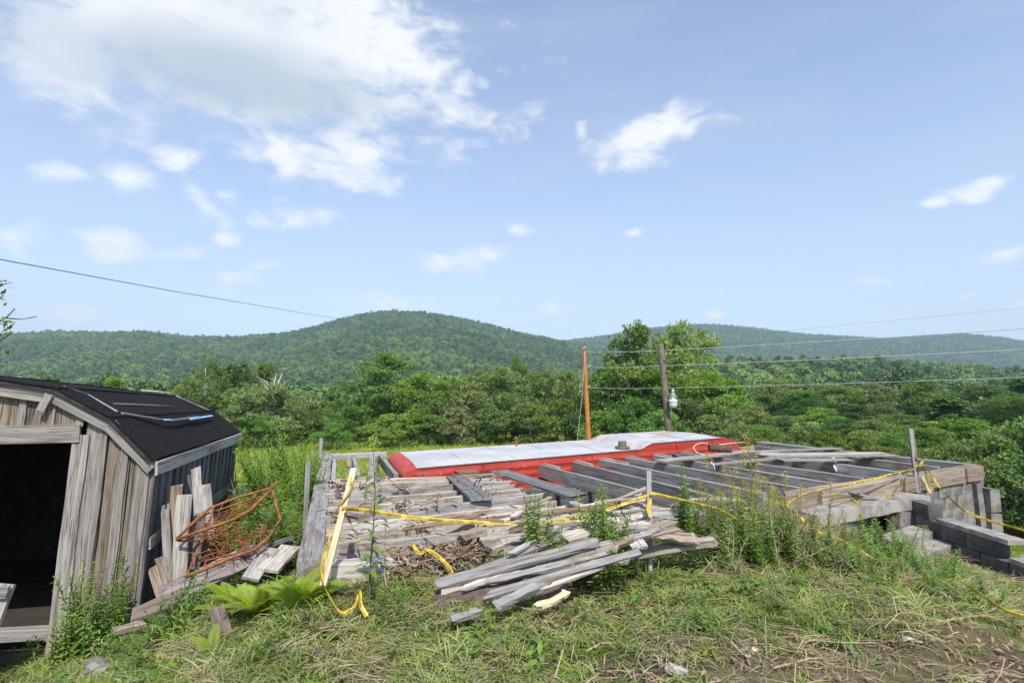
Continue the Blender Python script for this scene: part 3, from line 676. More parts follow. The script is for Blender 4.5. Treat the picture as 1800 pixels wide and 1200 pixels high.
# ------------------------------------------------------------------ timber helper
def plank(name, p0, p1, w, t, mat, parent=None, up=(0, 0, 1), seg=4, jit=.004, rag0=.0, rag1=.0, sag=0., twist=0., cut0=(0, 0), cut1=(0, 0), taper=1.0):
    """board with its top face centred on the line p0-p1; grain along local X"""
    p0, p1 = Vector(p0), Vector(p1); L = (p1-p0).length; ex = (p1-p0)/L
    ey = Vector(up).cross(ex).normalized(); ez = ex.cross(ey).normalized()
    r = random.Random(int(abs(p0.x*977+p1.y*571+w*3100+p0.z*131)*100)); v = []; f = []
    for i in range(seg+1):
        a = i/seg; x = -L/2 + L*a; s_ = sag*math.sin(math.pi*a); tw = twist*(a-.5); ww = w*(1+(taper-1)*a)
        for (yy, zz) in ((-.5, -1), (.5, -1), (.5, 0), (-.5, 0)):
            dx = 0
            if i == 0: dx = r.uniform(0, rag0) - (cut0[0] if yy < 0 else cut0[1])
            if i == seg: dx = -r.uniform(0, rag1) + (cut1[0] if yy < 0 else cut1[1])
            y_ = yy*ww + r.uniform(-jit, jit); z_ = zz*t + r.uniform(-jit, jit)*.6 + s_ + yy*ww*tw
            v.append((x+dx, y_, z_))
    f.append((0, 1, 2, 3)[::-1])
    for i in range(seg):
        a, b = i*4, i*4+4
        for k in range(4): f.append((a+k, a+(k+1) % 4, b+(k+1) % 4, b+k))
    n = seg*4; f.append((n, n+1, n+2, n+3))
    me = bpy.data.meshes.new(name); me.from_pydata(v, [], f); me.update()
    bm = bmesh.new(); bm.from_mesh(me); bmesh.ops.recalc_face_normals(bm, faces=bm.faces)
    if min(w, t) > .03: bmesh.ops.bevel(bm, geom=[e for e in bm.edges if e.calc_length() > L/seg*.6 and not e.is_boundary and e.calc_face_angle(0) > .6], offset=.005, segments=1, affect='EDGES')
    bm.to_mesh(me); bm.free()
    o = link(name, me, MATS[mat], parent)
    M = Matrix(((ex.x, ey.x, ez.x, 0), (ex.y, ey.y, ez.y, 0), (ex.z, ey.z, ez.z, 0), (0, 0, 0, 1)))
    c = (p0+p1)/2 - (Vector(parent.location) if parent is not None else Vector((0, 0, 0)))
    o.matrix_basis = Matrix.Translation(c) @ M
    return o

# ------------------------------------------------------------------ the floor frame of the vanished house
ZF = .3
fr = empty('floor_frame', (A0.x, A0.y, 0)); tag(fr, 'weathered timber floor frame of a demolished house, bare joists on a block foundation', 'floor frame')
# left beam, two timbers end to end
bl0, bl1 = Pz(545, 984, ZF), Pz(574.5, 795, ZF); bm_ = bl0.lerp(bl1, .42)
plank('beam', bl0, bm_, .19, .19, 'grey_timber', fr, seg=6, jit=.007)
plank('beam', bm_+Vector((0, .006, .004)), bl1, .20, .19, 'grey_timber', fr, seg=6, jit=.007)
LJ = [((579, 844), (872, 831)), ((578, 855.5), (893, 838)), ((576.5, 867.5), (906, 842.5)), ((575, 879.5), (922, 848.5)), ((573, 892.5), (940, 855.5)), ((571, 906.5), (962, 864)),
      ((569, 922.5), (988, 874.5)), ((567, 940), (1020, 887)), ((566, 958), (1060, 902))]
for i, (a, b) in enumerate(LJ):
    z = ZF - (.0 if i < 6 else .02) - rnd.uniform(0, .02)
    p0, p1 = Pz(*a, z), Pz(*b, z-rnd.uniform(-.01, .02)); p1.z += rnd.uniform(-.025, .012)
    plank('joist', p0 + (p0-p1).normalized()*.04, p1, .062, .19 if i < 8 else .17, ('pale_timber', 'pale_timber', 'joist_grey')[i % 3], fr, seg=8, jit=.012, rag1=.22, sag=rnd.uniform(-.03, .005))
# front sill: sound piece, rotted stretch, split piece, then the exposed right hand timber
def on_ad(t, z=ZF): return Vector((A0.x+AD.x*t, A0.y+AD.y*t, z))
def ad_px(px):                                # parameter on the sill line for a picture column
    lo, hi = 0., 1.
    for _ in range(40):
        m_ = (lo+hi)/2; p = on_ad(m_)
        if 900+1000*p.x/(p.y*cp+(p.z-EYE)*sp) < px: lo = m_
        else: hi = m_
    return lo
plank('sill', on_ad(ad_px(566), .27), on_ad(ad_px(716), .20), .18, .17, 'pale_timber', fr, seg=6, jit=.008, rag1=.25)
plank('sill', on_ad(ad_px(705), .10), on_ad(ad_px(840), .10), .16, .10, 'rotten_timber', fr, seg=7, jit=.025, rag0=.1, rag1=.1)
plank('sill', on_ad(ad_px(832), .30), on_ad(ad_px(985), .29), .19, .19, 'pale_timber', fr, seg=7, jit=.012, rag0=.22)
plank('sill', on_ad(ad_px(980), .28), on_ad(ad_px(1215), .26), .17, .18, 'grey_timber', fr, seg=6, jit=.012, rag1=.2)
plank('splinter', on_ad(ad_px(800), .335)+Vector((0, .05, 0)), on_ad(ad_px(850), .36)+Vector((0, .05, 0)), .12, .07, 'brown_timber', fr, seg=4, jit=.015, rag0=.08)
sp_px = [(1392, 1421), (1429, 1566), (1576, 1681), (1686, 1716)]
for i, (a, b) in enumerate(sp_px):
    plank('sill', on_ad(ad_px(a), ZF-.01+.004*(i % 2)), on_ad(ad_px(b), ZF+(.0 if i else -.01)), .24, .225, 'brown_timber', fr, seg=5, jit=.006, cut0=((.3, 0) if i == 0 else (0, 0)))
for a, b in ((1421, 1429), (1566, 1576), (1681, 1686)):
    plank('tenon', on_ad(ad_px(a), ZF-.02)+n_ad*.03, on_ad(ad_px(b), ZF-.02)+n_ad*.03, .17, .08, 'brown_timber', fr, seg=1, jit=.001)
# right hand joists
RJ = [((948, 816), (1240, 889), 'joist_grey'), ((1000, 809), (1290, 879), 'joist_grey'), ((1052, 806), (1345, 866), 'joist_grey'), ((1100, 803), (1412, 857), 'joist_grey'),
      ((1150, 799), (1462, 848), 'joist_grey'), ((1198, 795), (1516, 839), 'joist_grey'), ((1268, 787), (1582, 829), 'joist_grey'), ((1328, 783), (1650, 820), 'joist_grey')]
for i, (a, b, mt) in enumerate(RJ):
    z = ZF - rnd.uniform(0, .015); p0, p1 = Pz(*a, z), Pz(*b, z)
    plank('joist', p0, p1, .065, .21, mt, fr, seg=6, jit=.006)
    if i < 6:                                  # short splice pieces nailed on at the trailer end
        d = (p1-p0).normalized(); s_ = d.cross(Vector((0, 0, 1))).normalized()
        plank('splice', p0-d*.06-s_*.075+Vector((0, 0, .025)), p0+d*(.55+.15*(i % 3))-s_*.075+Vector((0, 0, .02)), .07, .19, 'brown_timber' if i % 2 else 'grey_timber', fr, seg=2, jit=.005)
plank('beam', Pz(1336, 776, ZF+.02), Pz(1440, 787, ZF+.02), .2, .2, 'grey_timber', fr, seg=3)
plank('beam', Pz(1441, 787.5, ZF+.015), Pz(1700, 814.5, ZF+.01), .21, .2, 'grey_timber', fr, seg=5)
plank('end_block', Pz(1700, 814, ZF+.008), Pz(1716, 818.5, ZF+.004), .22, .2, 'brown_timber', fr, seg=1, cut1=(.02, .0))
# back beam beside the trailer and the frame at its left end
plank('beam', Pz(869, 829, ZF-.2), Pz(1330, 783, ZF-.21), .12, .14, 'brown_timber', fr, seg=6)
plank('plate', Pz(576, 842, ZF-.19), Pz(872, 830, ZF-.19), .10, .10, 'pale_timber', fr, seg=4)
plank('header', Pz(582, 797.5, ZF+.01), Pz(679, 794, ZF+.01), .14, .12, 'white_timber', fr, seg=3)
for (a, b, w_) in (((588, 800), (586, 843), .07), ((621, 799), (632, 841), .07), ((655, 798), (653, 840), .11), ((668, 797), (697, 833), .08)):
    plank('joist', Pz(*b, ZF-.02), Pz(*a, ZF-.02), w_, .18, 'grey_timber', fr, seg=4)
plank('cross_brace', Pz(618, 832, ZF-.30), Pz(612, 800, ZF-.30), .12, .04, 'brown_timber', fr, seg=2)
# posts that carry the back of the frame down to the cellar floor
for (px, py) in ((880, 830), (1000, 812), (1150, 801), (1325, 786), (578, 812), (660, 800)):
    p = Pz(px, py, ZF-.27); g = g1(p.x, p.y)
    plank('post', (p.x, p.y, g-.05), (p.x, p.y, p.z+.05), .12, .12, 'brown_timber', fr, up=(0, -1, 0), seg=2)

# ------------------------------------------------------------------ block foundation under the sill
fw = empty('foundation_wall', (A0.x, A0.y, -.3)); tag(fw, 'cracked concrete block foundation under the front sill of the floor frame', 'wall')
def block_mesh(i, L=.39, W=.19, H=.188):
    r = random.Random(i); mb = MB(); j = lambda: r.uniform(-.014, .014)
    mb.hexa([(-L/2+j(), -W/2+j(), j()*.4), (L/2+j(), -W/2+j(), j()*.4), (L/2+j(), W/2, 0), (-L/2+j(), W/2, 0), (-L/2+j(), -W/2+j(), H+j()*.3), (L/2+j(), -W/2+j(), H+j()*.3), (L/2, W/2, H), (-L/2, W/2, H)])
    return mb.mesh('concrete_block')
BLK = [block_mesh(i) for i in range(5)]
for m_ in BLK: m_.materials.append(MATS['block'])
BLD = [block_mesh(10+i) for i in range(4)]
for m_ in BLD: m_.materials.append(MATS['shaded_block'])
def block(parent, p, ang, i, dark=False, sc=(1, 1, 1)):
    me = (BLD if dark else BLK)[i % (4 if dark else 5)]
    o = link('concrete_block', me, None, parent); o.location = Vector(p)-Vector(parent.location); o.rotation_euler = (0, 0, ang); o.scale = sc; return o
ang_ad = math.atan2(AD.y, AD.x)
k = 0
for c in range(4):
    z = .085-.195*(c+1); off = .2*(c % 2)
    s_ = off+.15
    while s_ < ADL+.1:
        p = A0 + e_ad*s_ + n_ad*.02
        if z+.19 > g1(p.x-n_ad.x*.12, p.y-n_ad.y*.12)-.05 or s_ > ADL*.55:
            block(fw, (p.x, p.y, z+rnd.uniform(-.002, .002)), ang_ad+rnd.uniform(-.012, .012), k, False)
        k += 1; s_ += .40
bw = empty('added_cellar_wall', tuple(Pz(880, 829, -.4))); tag(bw, 'added dark block wall darkening the gaps under the back of the floor frame beside the trailer', 'wall')  # added to screen the trailer side and keep the joist gaps dark
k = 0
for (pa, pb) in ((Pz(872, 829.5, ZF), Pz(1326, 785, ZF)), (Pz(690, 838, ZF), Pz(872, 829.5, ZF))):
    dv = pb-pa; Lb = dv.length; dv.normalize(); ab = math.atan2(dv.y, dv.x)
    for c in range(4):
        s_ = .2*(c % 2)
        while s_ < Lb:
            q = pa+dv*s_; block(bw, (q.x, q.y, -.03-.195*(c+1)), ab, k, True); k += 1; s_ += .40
# broken return at the right hand corner: leaning blocks with dark gaps, rubble at its foot
cr = empty('broken_corner', (D0.x+.5, D0.y+.1, -.9)); tag(cr, 'broken upright concrete blocks with dark gaps at the right end of the foundation', 'wall')
for i, (px, zt, hh, w_, dz) in enumerate(((1692, .06, .78, .20, 0), (1716, .05, .80, .13, .04), (1738, -.02, .38, .20, .1), (1738, -.41, .42, .22, .1), (1690, -.72, .5, .24, 0), (1718, -.76, .5, .2, .05))):
    p = Py(px, 850, 9.75-dz)
    mb = MB(); h = hh
    lean = .04 if i == 1 else 0.
    mb.hexa([(-w_/2, -.1, 0), (w_/2, -.1, 0), (w_/2, .12, 0), (-w_/2, .12, 0), (-w_/2-lean, -.1, h), (w_/2-lean*1.5, -.09, h-.03), (w_/2-lean, .12, h-.02), (-w_/2-lean, .12, h)])
    o = mb.build('concrete_block', MATS['block'], cr); o.location = Vector((p.x, 9.75-dz, zt-hh)) - Vector(cr.location); o.rotation_euler = (0, 0, ang_ad-.35)
for i in range(7):
    p = Vector((D0.x+.55+rnd.uniform(0, 1.2), D0.y-.45+rnd.uniform(-.3, .5), 0)); z = g1(p.x, p.y)
    o = link('fallen_slab', BLK[i % 5], None, cr); o.location = Vector((p.x, p.y, -1.3+.1*i % .3)) - Vector(cr.location); o.rotation_euler = (rnd.uniform(-.2, .2), rnd.uniform(-.2, .2), rnd.uniform(0, 3)); o.scale = (1.2, 1.5, .5)

# ------------------------------------------------------------------ porch slab on block piers, and the steps' side wall
sl0, sl1 = Pz(1440, 906, .10), Pz(1634, 871, .10); es = (sl1-sl0).normalized(); ns = Vector((-es.y, es.x, 0))
ps = empty('porch_slab', (sl0.x, sl0.y, -.4)); tag(ps, 'cracked concrete porch slab with rough front edge on block piers', 'slab')
mb = MB(); N = 14; L = (sl1-sl0).length; r = random.Random(3)
for i in range(N):
    a, b2 = sl0+es*(L*i/N), sl0+es*(L*(i+1)/N)
    ja = [0 if k in (0,) else 0 for k in range(2)]
    fa = -.02*math.sin(i*1.9); fb = -.02*math.sin((i+1)*1.9)
    wd = .62
    c = [a+ns*fa+Vector((0, 0, -.14)), b2+ns*fb+Vector((0, 0, -.14)), b2+ns*wd+Vector((0, 0, -.14)), a+ns*wd+Vector((0, 0, -.14)), a+ns*(fa+.015), b2+ns*(fb+.015), b2+ns*wd, a+ns*wd]
    mb.hexa([p-Vector(ps.location) for p in c])
mb.build('slab', MATS['concrete'], ps)
angs = math.atan2(es.y, es.x)
for c_ in range(3):
    for j in range(2):
        p = sl1 - es*(.20+.40*j-.0) + ns*.10
        block(ps, (p.x, p.y, -.045-.192*(c_+1)), angs, c_*2+j)
    for j in range(2):
        p = sl0 + es*(.25+.4*j) + ns*.14
        block(ps, (p.x, p.y, -.045-.192*(c_+1)), angs, c_*2+j)
    p = sl1 + ns*.5 + es*-.1
    block(ps, (p.x, p.y, -.045-.192*(c_+1)), angs+math.pi/2, c_+1)
# side wall
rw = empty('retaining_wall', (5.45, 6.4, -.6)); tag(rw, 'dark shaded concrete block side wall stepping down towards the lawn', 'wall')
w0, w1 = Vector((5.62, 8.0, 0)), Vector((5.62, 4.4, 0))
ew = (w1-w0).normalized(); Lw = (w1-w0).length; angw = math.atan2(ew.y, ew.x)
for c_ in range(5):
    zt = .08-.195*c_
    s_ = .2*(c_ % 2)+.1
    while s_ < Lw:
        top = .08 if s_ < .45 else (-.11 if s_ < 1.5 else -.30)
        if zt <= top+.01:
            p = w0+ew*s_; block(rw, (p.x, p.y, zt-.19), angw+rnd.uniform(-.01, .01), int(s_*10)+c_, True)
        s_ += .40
for (sa, sb, z) in ((.42, 1.5, -.10), (1.5, 3.6, -.29)):
    plank_p = [w0+ew*sa, w0+ew*sb]
    mb = MB(); M_ = 6
    for i in range(M_):
        a, b2 = w0+ew*(sa+(sb-sa)*i/M_), w0+ew*(sa+(sb-sa)*(i+1)/M_)
        q = lambda p, s, zz: p+Vector((s, 0, zz))-Vector(rw.location)
        mb.hexa([q(a, -.105, z-.02), q(b2, -.105, z-.02), q(b2, .13, z-.02), q(a, .13, z-.02), q(a, -.1, z+.035), q(b2, -.105+.01*(i % 2), z+.03), q(b2, .125, z+.03), q(a, .125, z+.035)])
    mb.build('cap', MATS['concrete'], rw)
# old concrete step in front of the piers
st = empty('concrete_step', (4.6, 6.6, -.35)); tag(st, 'crumbling concrete steps between the porch slab and the dark side wall', 'steps')
for i, (a, b2, dp, z) in enumerate((((1585, 952), (1665, 925), .3, -.24), ((1590, 985), (1690, 952), .35, -.33))):
    p, q = Pz(*a, z), Pz(*b2, z)
    d = (q-p).normalized(); nn_ = Vector((-d.y, d.x, 0))
    mb = MB(); mb.hexa([v-Vector(st.location) for v in (p-Vector((0,0,.25)), q-Vector((0,0,.25)), q+nn_*dp-Vector((0,0,.25)), p+nn_*dp-Vector((0,0,.25)), p+Vector((0,0,-.02)), q, q+nn_*dp, p+nn_*dp)])
    mb.build('step', MATS['concrete'], st)

# ------------------------------------------------------------------ shed
SA = R(14); eu = Vector((math.cos(SA), math.sin(SA), 0)); ev = Vector((-math.sin(SA), math.cos(SA), 0)); LEAN = .055
S0 = Py(240, 1085, 5.5); ZB = S0.z; S0 = Vector((S0.x, S0.y, 0))
def SP(u, v, z): return S0 + eu*(u+LEAN*(z-ZB)) + ev*v + Vector((0, 0, z))
def fhit(px, py, v=0.0):                       # picture point met with the front wall: (u, z)
    d = ray(px, py); o = Vector((0, 0, EYE)); P = S0+ev*v
    t = (P-o).dot(ev)/d.dot(ev); q = o+d*t; return (q-S0).dot(eu)-LEAN*(q.z-ZB), q.z
sh = empty('shed', (S0.x-1.2, S0.y, ZB)); tag(sh, 'leaning weathered board shed with black felt gambrel roof and open dark doorway', 'shed')
LEN = 3.55
prof = [fhit(272, 806), fhit(199, 733), fhit(104, 683), fhit(0, 663)]
prof[3] = (prof[3][0], prof[3][1])
ridge_u = -1.62; zr = prof[3][1] + .03
half = prof[:3] + [(ridge_u, zr)]
full = half + [(2*ridge_u-u, z) for (u, z) in half[2::-1]]
def roof_z(u):
    us = [p[0] for p in full][::-1]; zs = [p[1] for p in full][::-1]
    return float(np.interp(u, us, zs))
def RS(u, v, z):                                # the ridge sags towards the far gable
    ze_ = full[0][1]; return SP(u, v, z-.042*max(0., v)*max(0., (z-ze_)/(zr-ze_)))
def plk(name, a, b, w, t, mat, up, **kw): return plank(name, a, b, w, t, mat, sh, up, **kw)
nf = -ev                                        # outward normal of the front
FR = -.02
# front boards
u_j = fhit(128, 900)[0]                         # door jamb
edges = [0.0, -.165, -.33, u_j+.03]
uu = np.linspace(u_j+.02, 0, 4)
for i in range(3):
    um = (uu[i]+uu[i+1])/2; w_ = (uu[i+1]-uu[i])-.012
    zb = -.80+.05*i
    dzdu = (roof_z(um+.05)-roof_z(um-.05))/.1
    plk('board', SP(um, 0, zb), SP(um, 0, roof_z(um)-.05), w_, .025, 'shed_board', nf, seg=6, jit=.004, cut1=(dzdu*w_/2*1, -dzdu*w_/2*1))
for px, w_ in ((207, .075), (168, .06), (243, .12)):
    um, _ = fhit(px, 900); plk('batten', SP(um, -.022, -.78), SP(um, -.022, roof_z(um)-.07), w_, .024, 'shed_trim', nf, seg=6, jit=.006)
plk('door_jamb', SP(u_j, -.03, -.85), SP(u_j, -.03, fhit(130, 764)[1]), .13, .03, 'shed_trim', nf, seg=6, jit=.006)
plk('jamb_edge', SP(u_j-.062, -.01, -.8), SP(u_j-.062, -.01, fhit(130, 768)[1]), .02, .09, 'red_brown_timber', nf, seg=4)
plk('board', SP(u_j+.10, -.008, -.78), SP(u_j+.10, -.008, roof_z(u_j+.10)-.06), .10, .02, 'shed_trim', nf, seg=6, jit=.008)
hu, hz = fhit(144, 758); hu2 = 2*ridge_u-u_j-.05
plk('door_header', SP(hu, -.045, hz-.02), SP(hu2, -.045, hz-.03), .165, .035, 'shed_trim', nf, seg=6, jit=.006)
u_ = hu-.02; i = 0
while u_ > hu2:
    w_ = .235; um = u_-w_/2
    dzdu = (roof_z(um+.05)-roof_z(um-.05))/.1
    plk('board', SP(um, 0, hz-.02), SP(um, 0, roof_z(um)-.04), w_-.01, .022, 'shed_board', nf, seg=3, cut1=(dzdu*w_/2, -dzdu*w_/2))
    plk('batten', SP(u_, -.022, hz+.05), SP(u_, -.022, roof_z(u_)-.06), .062, .022, 'shed_trim', nf, seg=3, jit=.005)
    u_ -= w_; i += 1
ul = 2*ridge_u-u_j
for i in range(3):
    um = ul-.12-.2*i; plk('board', SP(um, 0, -.9), SP(um, 0, roof_z(um)-.05), .19, .025, 'shed_board', nf, seg=4)
    plk('batten', SP(um+.1, -.022, -.9), SP(um+.1, -.022, roof_z(um+.1)-.07), .06, .022, 'shed_trim', nf, seg=4)
# rake boards on the gable, one per roof slope
for i in range(6):
    (ua, za), (ub, zb) = full[i], full[i+1]
    for vv, sgn in ((-.06, 1), (LEN+.02, -1)):
        nrm = nf if sgn > 0 else ev
        a, b2 = RS(ua, vv, za)-Vector((0, 0, .075)), RS(ub, vv, zb)-Vector((0, 0, .075))
        plk('rake_board', a, b2, .125, .03, 'shed_trim', nrm, seg=4, jit=.004, cut0=(.01, .01), cut1=(.01, .01))
        a, b2 = RS(ua, vv-.012*sgn, za)-Vector((0, 0, .008)), RS(ub, vv-.012*sgn, zb)-Vector((0, 0, .008))
        plk('drip_edge', a, b2, .022, .025, 'drip_edge', nrm, seg=3, jit=.002)
u_, z_ = fhit(88, 704); plk('cleat', SP(u_+.02, -.085, z_+.06), SP(u_-.03, -.085, z_-.09), .07, .02, 'shed_trim', nf, seg=2)
# roof: boarded deck and a felt sheet on each slope
rf = None
for i in range(6):
    (ua, za), (ub, zb) = full[i], full[i+1]
    mb = MB(); NV = 10
    nrm = Vector((-(zb-za), 0, ub-ua)); nrm = Vector((za-zb, 0, ub-ua)).normalized()
    if nrm.z < 0: nrm = -nrm
    def pt(u, z, v, lift): return RS(u, v, z)+eu*(nrm.x*lift)+Vector((0, 0, nrm.z*lift))-Vector(sh.location)
    for j in range(NV):
        va, vb = -.09+(LEN+.18)*j/NV, -.09+(LEN+.18)*(j+1)/NV
        mb.hexa([pt(ua, za, va, -.03), pt(ub, zb, va, -.03), pt(ub, zb, vb, -.03), pt(ua, za, vb, -.03), pt(ua, za, va, 0), pt(ub, zb, va, 0), pt(ub, zb, vb, 0), pt(ua, za, vb, 0)])
    mb.build('roof_slope', MATS['roof_felt_edge'], sh)
    # felt, in lapped strips down the slope
    strips = 1
    for k in range(strips):
        t0, t1 = k/strips, (k+1)/strips+.0
        mb = MB(); NV = 16; r = random.Random(i*10+k)
        for j in range(NV):
            va, vb = -.10+(LEN+.20)*j/NV, -.10+(LEN+.20)*(j+1)/NV
            wob = lambda q: .012*math.sin(q*7+i*3+k)+.006*math.sin(q*23+k)
            def P2(t, v, l):
                u = ua+(ub-ua)*t; z = za+(zb-za)*t; return pt(u, z, v, l)
            lo_a, lo_b = t0-.03+wob(va), t0-.03+wob(vb)
            hb = .012+.006*k
            mb.hexa([P2(lo_a, va, .002), P2(t1, va, .002), P2(t1, vb, .002), P2(lo_b, vb, .002), P2(lo_a, va, hb+.006), P2(t1, va, hb), P2(t1, vb, hb), P2(lo_b, vb, hb+.006)])
        mb.build('roofing_felt', MATS['roof_felt'], sh)
def rhit(px, py, lift=.03):                     # picture point on the roof slopes
    d = ray(px, py); o = Vector((0, 0, EYE)); best = None
    for i in range(3):
        (ua, za), (ub, zb) = full[i], full[i+1]
        a, b2, c = RS(ua, 1.8, za), RS(ub, 1.8, zb), RS(ua, 3.2, za); n_ = (b2-a).cross(c-a).normalized()
        if n_.z < 0: n_ = -n_
        t = (a-o).dot(n_)/d.dot(n_)
        if t <= 0: continue
        q = o+d*t; v = (q-S0).dot(ev); zq = q.z
        if za-.16 <= zq <= zb+.02 and -.2 < v < LEN+.3 and (best is None or t < best[0]): best = (t, q+n_*lift, n_)
    return best
def roof_strip(name, a, b, w, t, mat, **kw):
    ha, hb = rhit(*a), rhit(*b)
    if ha and hb: plk(name, ha[1], hb[1], w, t, mat, ha[2], **kw)
roof_strip('lath', (112, 683.5), (152, 697), .02, .012, 'grey_timber'); roof_strip('lath', (152, 697), (204, 727), .02, .012, 'grey_timber')
roof_strip('lath', (310, 699), (364, 722), .035, .012, 'white_timber'); roof_strip('lath', (248, 689), (297, 693), .035, .012, 'white_timber')
roof_strip('torn_lath', (194, 713), (311, 717), .03, .012, 'dark_timber', rag0=.1, rag1=.3, taper=.5)
roof_strip('torn_lath', (212, 730), (285, 741), .035, .015, 'dark_timber'); roof_strip('torn_lath', (300, 742), (348, 735), .035, .015, 'dark_timber')
roof_strip('tarp_strip', (284, 741.5), (302, 741), .025, .008, 'blue_tarp', rag0=.05, rag1=.05); roof_strip('tarp_strip', (332, 739.5), (371, 733), .032, .012, 'blue_tarp')
# eave board and side wall
ue, ze = full[0]
print('UE', ue, ze)
uf = max(ue-.005, .06)
plk('fascia', SP(uf, -.07, ze-.085), SP(uf, LEN+.06, ze-.085), .125, .025, 'white_timber', eu, seg=5, jit=.004)
for side in (0, 1):
    us = 0.0 if side == 0 else 2*ridge_u; nrm = eu if side == 0 else -eu
    v_ = .02; i = 0
    while v_ < LEN:
        w_ = .21 if side == 0 else .3
        plk('board', SP(us, v_+w_/2, -.85), SP(us, v_+w_/2, ze-.03), w_-(.01 if side == 0 else -.01), .022, 'dark_timber' if side == 0 else 'inside', nrm, seg=4, jit=.005)  # darker timber on the right side paints in the shade of that wall
        if side == 0: plk('batten', SP(us+.02, v_, -.82), SP(us+.02, v_, ze-.06), +.06, .022, 'dark_timber', nrm, seg=4, jit=.006)
        v_ += w_; i += 1
plk('girt', SP(.045, .02, .15), SP(.045, .40, .17), .11, .022, 'grey_timber', eu, seg=2)
plk('girt', SP(.045, 1.9, .13), SP(.045, LEN, .14), .12, .022, 'grey_timber', eu, seg=4)
for i in range(11):
    um = -.15-.3*i
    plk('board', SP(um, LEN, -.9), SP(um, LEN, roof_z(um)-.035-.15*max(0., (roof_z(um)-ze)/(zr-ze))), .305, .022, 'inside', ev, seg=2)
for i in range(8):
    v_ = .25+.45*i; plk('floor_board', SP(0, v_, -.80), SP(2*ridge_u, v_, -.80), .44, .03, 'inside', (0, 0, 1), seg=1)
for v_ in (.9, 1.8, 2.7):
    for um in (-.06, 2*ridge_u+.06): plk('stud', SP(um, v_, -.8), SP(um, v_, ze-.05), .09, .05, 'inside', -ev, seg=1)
plk('door_sill', SP(u_j-.02, .25, -.62), SP(u_j-.9, .28, -.60), .12, .10, 'grey_timber', (0, 0, 1), seg=2)
# ramp of earth-stained boards in the doorway
# loose door leaf at the left edge of the view
a, b2 = Py(5, 1108, 4.75), Py(14, 1026, 4.85)
pn = empty('leaning_panel', (b2.x-.3, 4.75, a.z)); tag(pn, 'grey plank panel propped beside the open shed doorway', 'panel')
for i in range(4):
    q0 = Vector((b2.x-.02-.13*i-.05, 4.66, a.z-.25)); q1 = Vector((b2.x+.02-.13*i-.04, 4.86, b2.z-.005*i))
    plank('slat', q0, q1, .125, .03, 'shed_trim', pn, (0, -1, .3), seg=3)
plank('crosspiece', (b2.x+.04, 4.80, b2.z-.05), (b2.x-.6, 4.80, b2.z-.05), .09, .025, 'shed_trim', pn, (0, -1, .3), seg=2)

# ------------------------------------------------------------------ red trailer behind the frame
N0, N1 = Pz(733, 823, .40), Pz(1270, 770, .50); dt = Vector((N1.x-N0.x, N1.y-N0.y, 0)); LT = dt.length; et = dt.normalized(); nt_ = Vector((-et.y, et.x, 0)); WT = 2.3
zg = g1(N0.x+3, N0.y+3)
tr = empty('trailer', (N0.x, N0.y, zg), math.atan2(et.y, et.x)); tag(tr, 'long red metal trailer with dented white roof parked behind the floor frame', 'trailer')
z0 = .40-zg
xs_, step_x = [], 5.05/7.7*LT
XS = step_x
def roof_h(x): return z0 + .105*float(ss(XS-.10, XS+.28, x))
xst = [0, .7, 1.4, 2.1, 2.8, 3.5, 4.2, XS-.10, XS+.0, XS+.1, XS+.28, XS+.9, XS+1.5, LT]
xst = sorted(set(round(x, 3) for x in xst if x <= LT))
# near side: horizontally ribbed siding, bottom to eave
mb = MB(); rib = .065; zb_ = .35; 
for a, b2 in zip(xst[:-1], xst[1:]):
    zz = zb_; lev = [zb_]
    while zz < z0-.06: zz += rib; lev.append(zz)
    for i in range(len(lev)-1):
        o1 = .0 if i % 2 else .014; o2 = .014 if i % 2 else .0
        mb.quad((a, -o1, lev[i]), (b2, -o1, lev[i]), (b2, -o2, lev[i+1]), (a, -o2, lev[i+1]))
    o2 = 0 if (len(lev)-1) % 2 == 0 else .014
    mb.quad((a, -.014 if (len(lev)-1) % 2 == 0 else 0, lev[-1]), (b2, -.014 if (len(lev)-1) % 2 == 0 else 0, lev[-1]), (b2, 0, roof_h(b2)), (a, 0, roof_h(a)))
    mb.quad((a, WT, zb_), (b2, WT, zb_), (b2, WT, roof_h(b2)), (a, WT, roof_h(a)))
    mb.quad((a, 0, zb_), (a, WT, zb_), (b2, WT, zb_), (b2, 0, zb_))
mb.build('body', MATS['red_siding'], tr)
mb = MB(); ny_ = 8
for a, b2 in zip(xst[:-1], xst[1:]):
    for j in range(ny_):
        ya, yb = WT*j/ny_, WT*(j+1)/ny_
        cr_ = lambda y: .03*math.sin(math.pi*y/WT)
        de = lambda x, y: .008*math.sin(x*2.3+y*3)
        sh_ = lambda y: .45*y/WT*0
        mb.quad((a, ya, roof_h(a)+cr_(ya)+de(a, ya)*(0 < j)), (b2, ya, roof_h(b2)+cr_(ya)+de(b2, ya)*(0 < j)), (b2, yb, roof_h(b2)+cr_(yb)+de(b2, yb)*(j < ny_-1)), (a, yb, roof_h(a)+cr_(yb)+de(a, yb)*(j < ny_-1)))
mb.build('roof', MATS['trailer_roof'], tr, True)
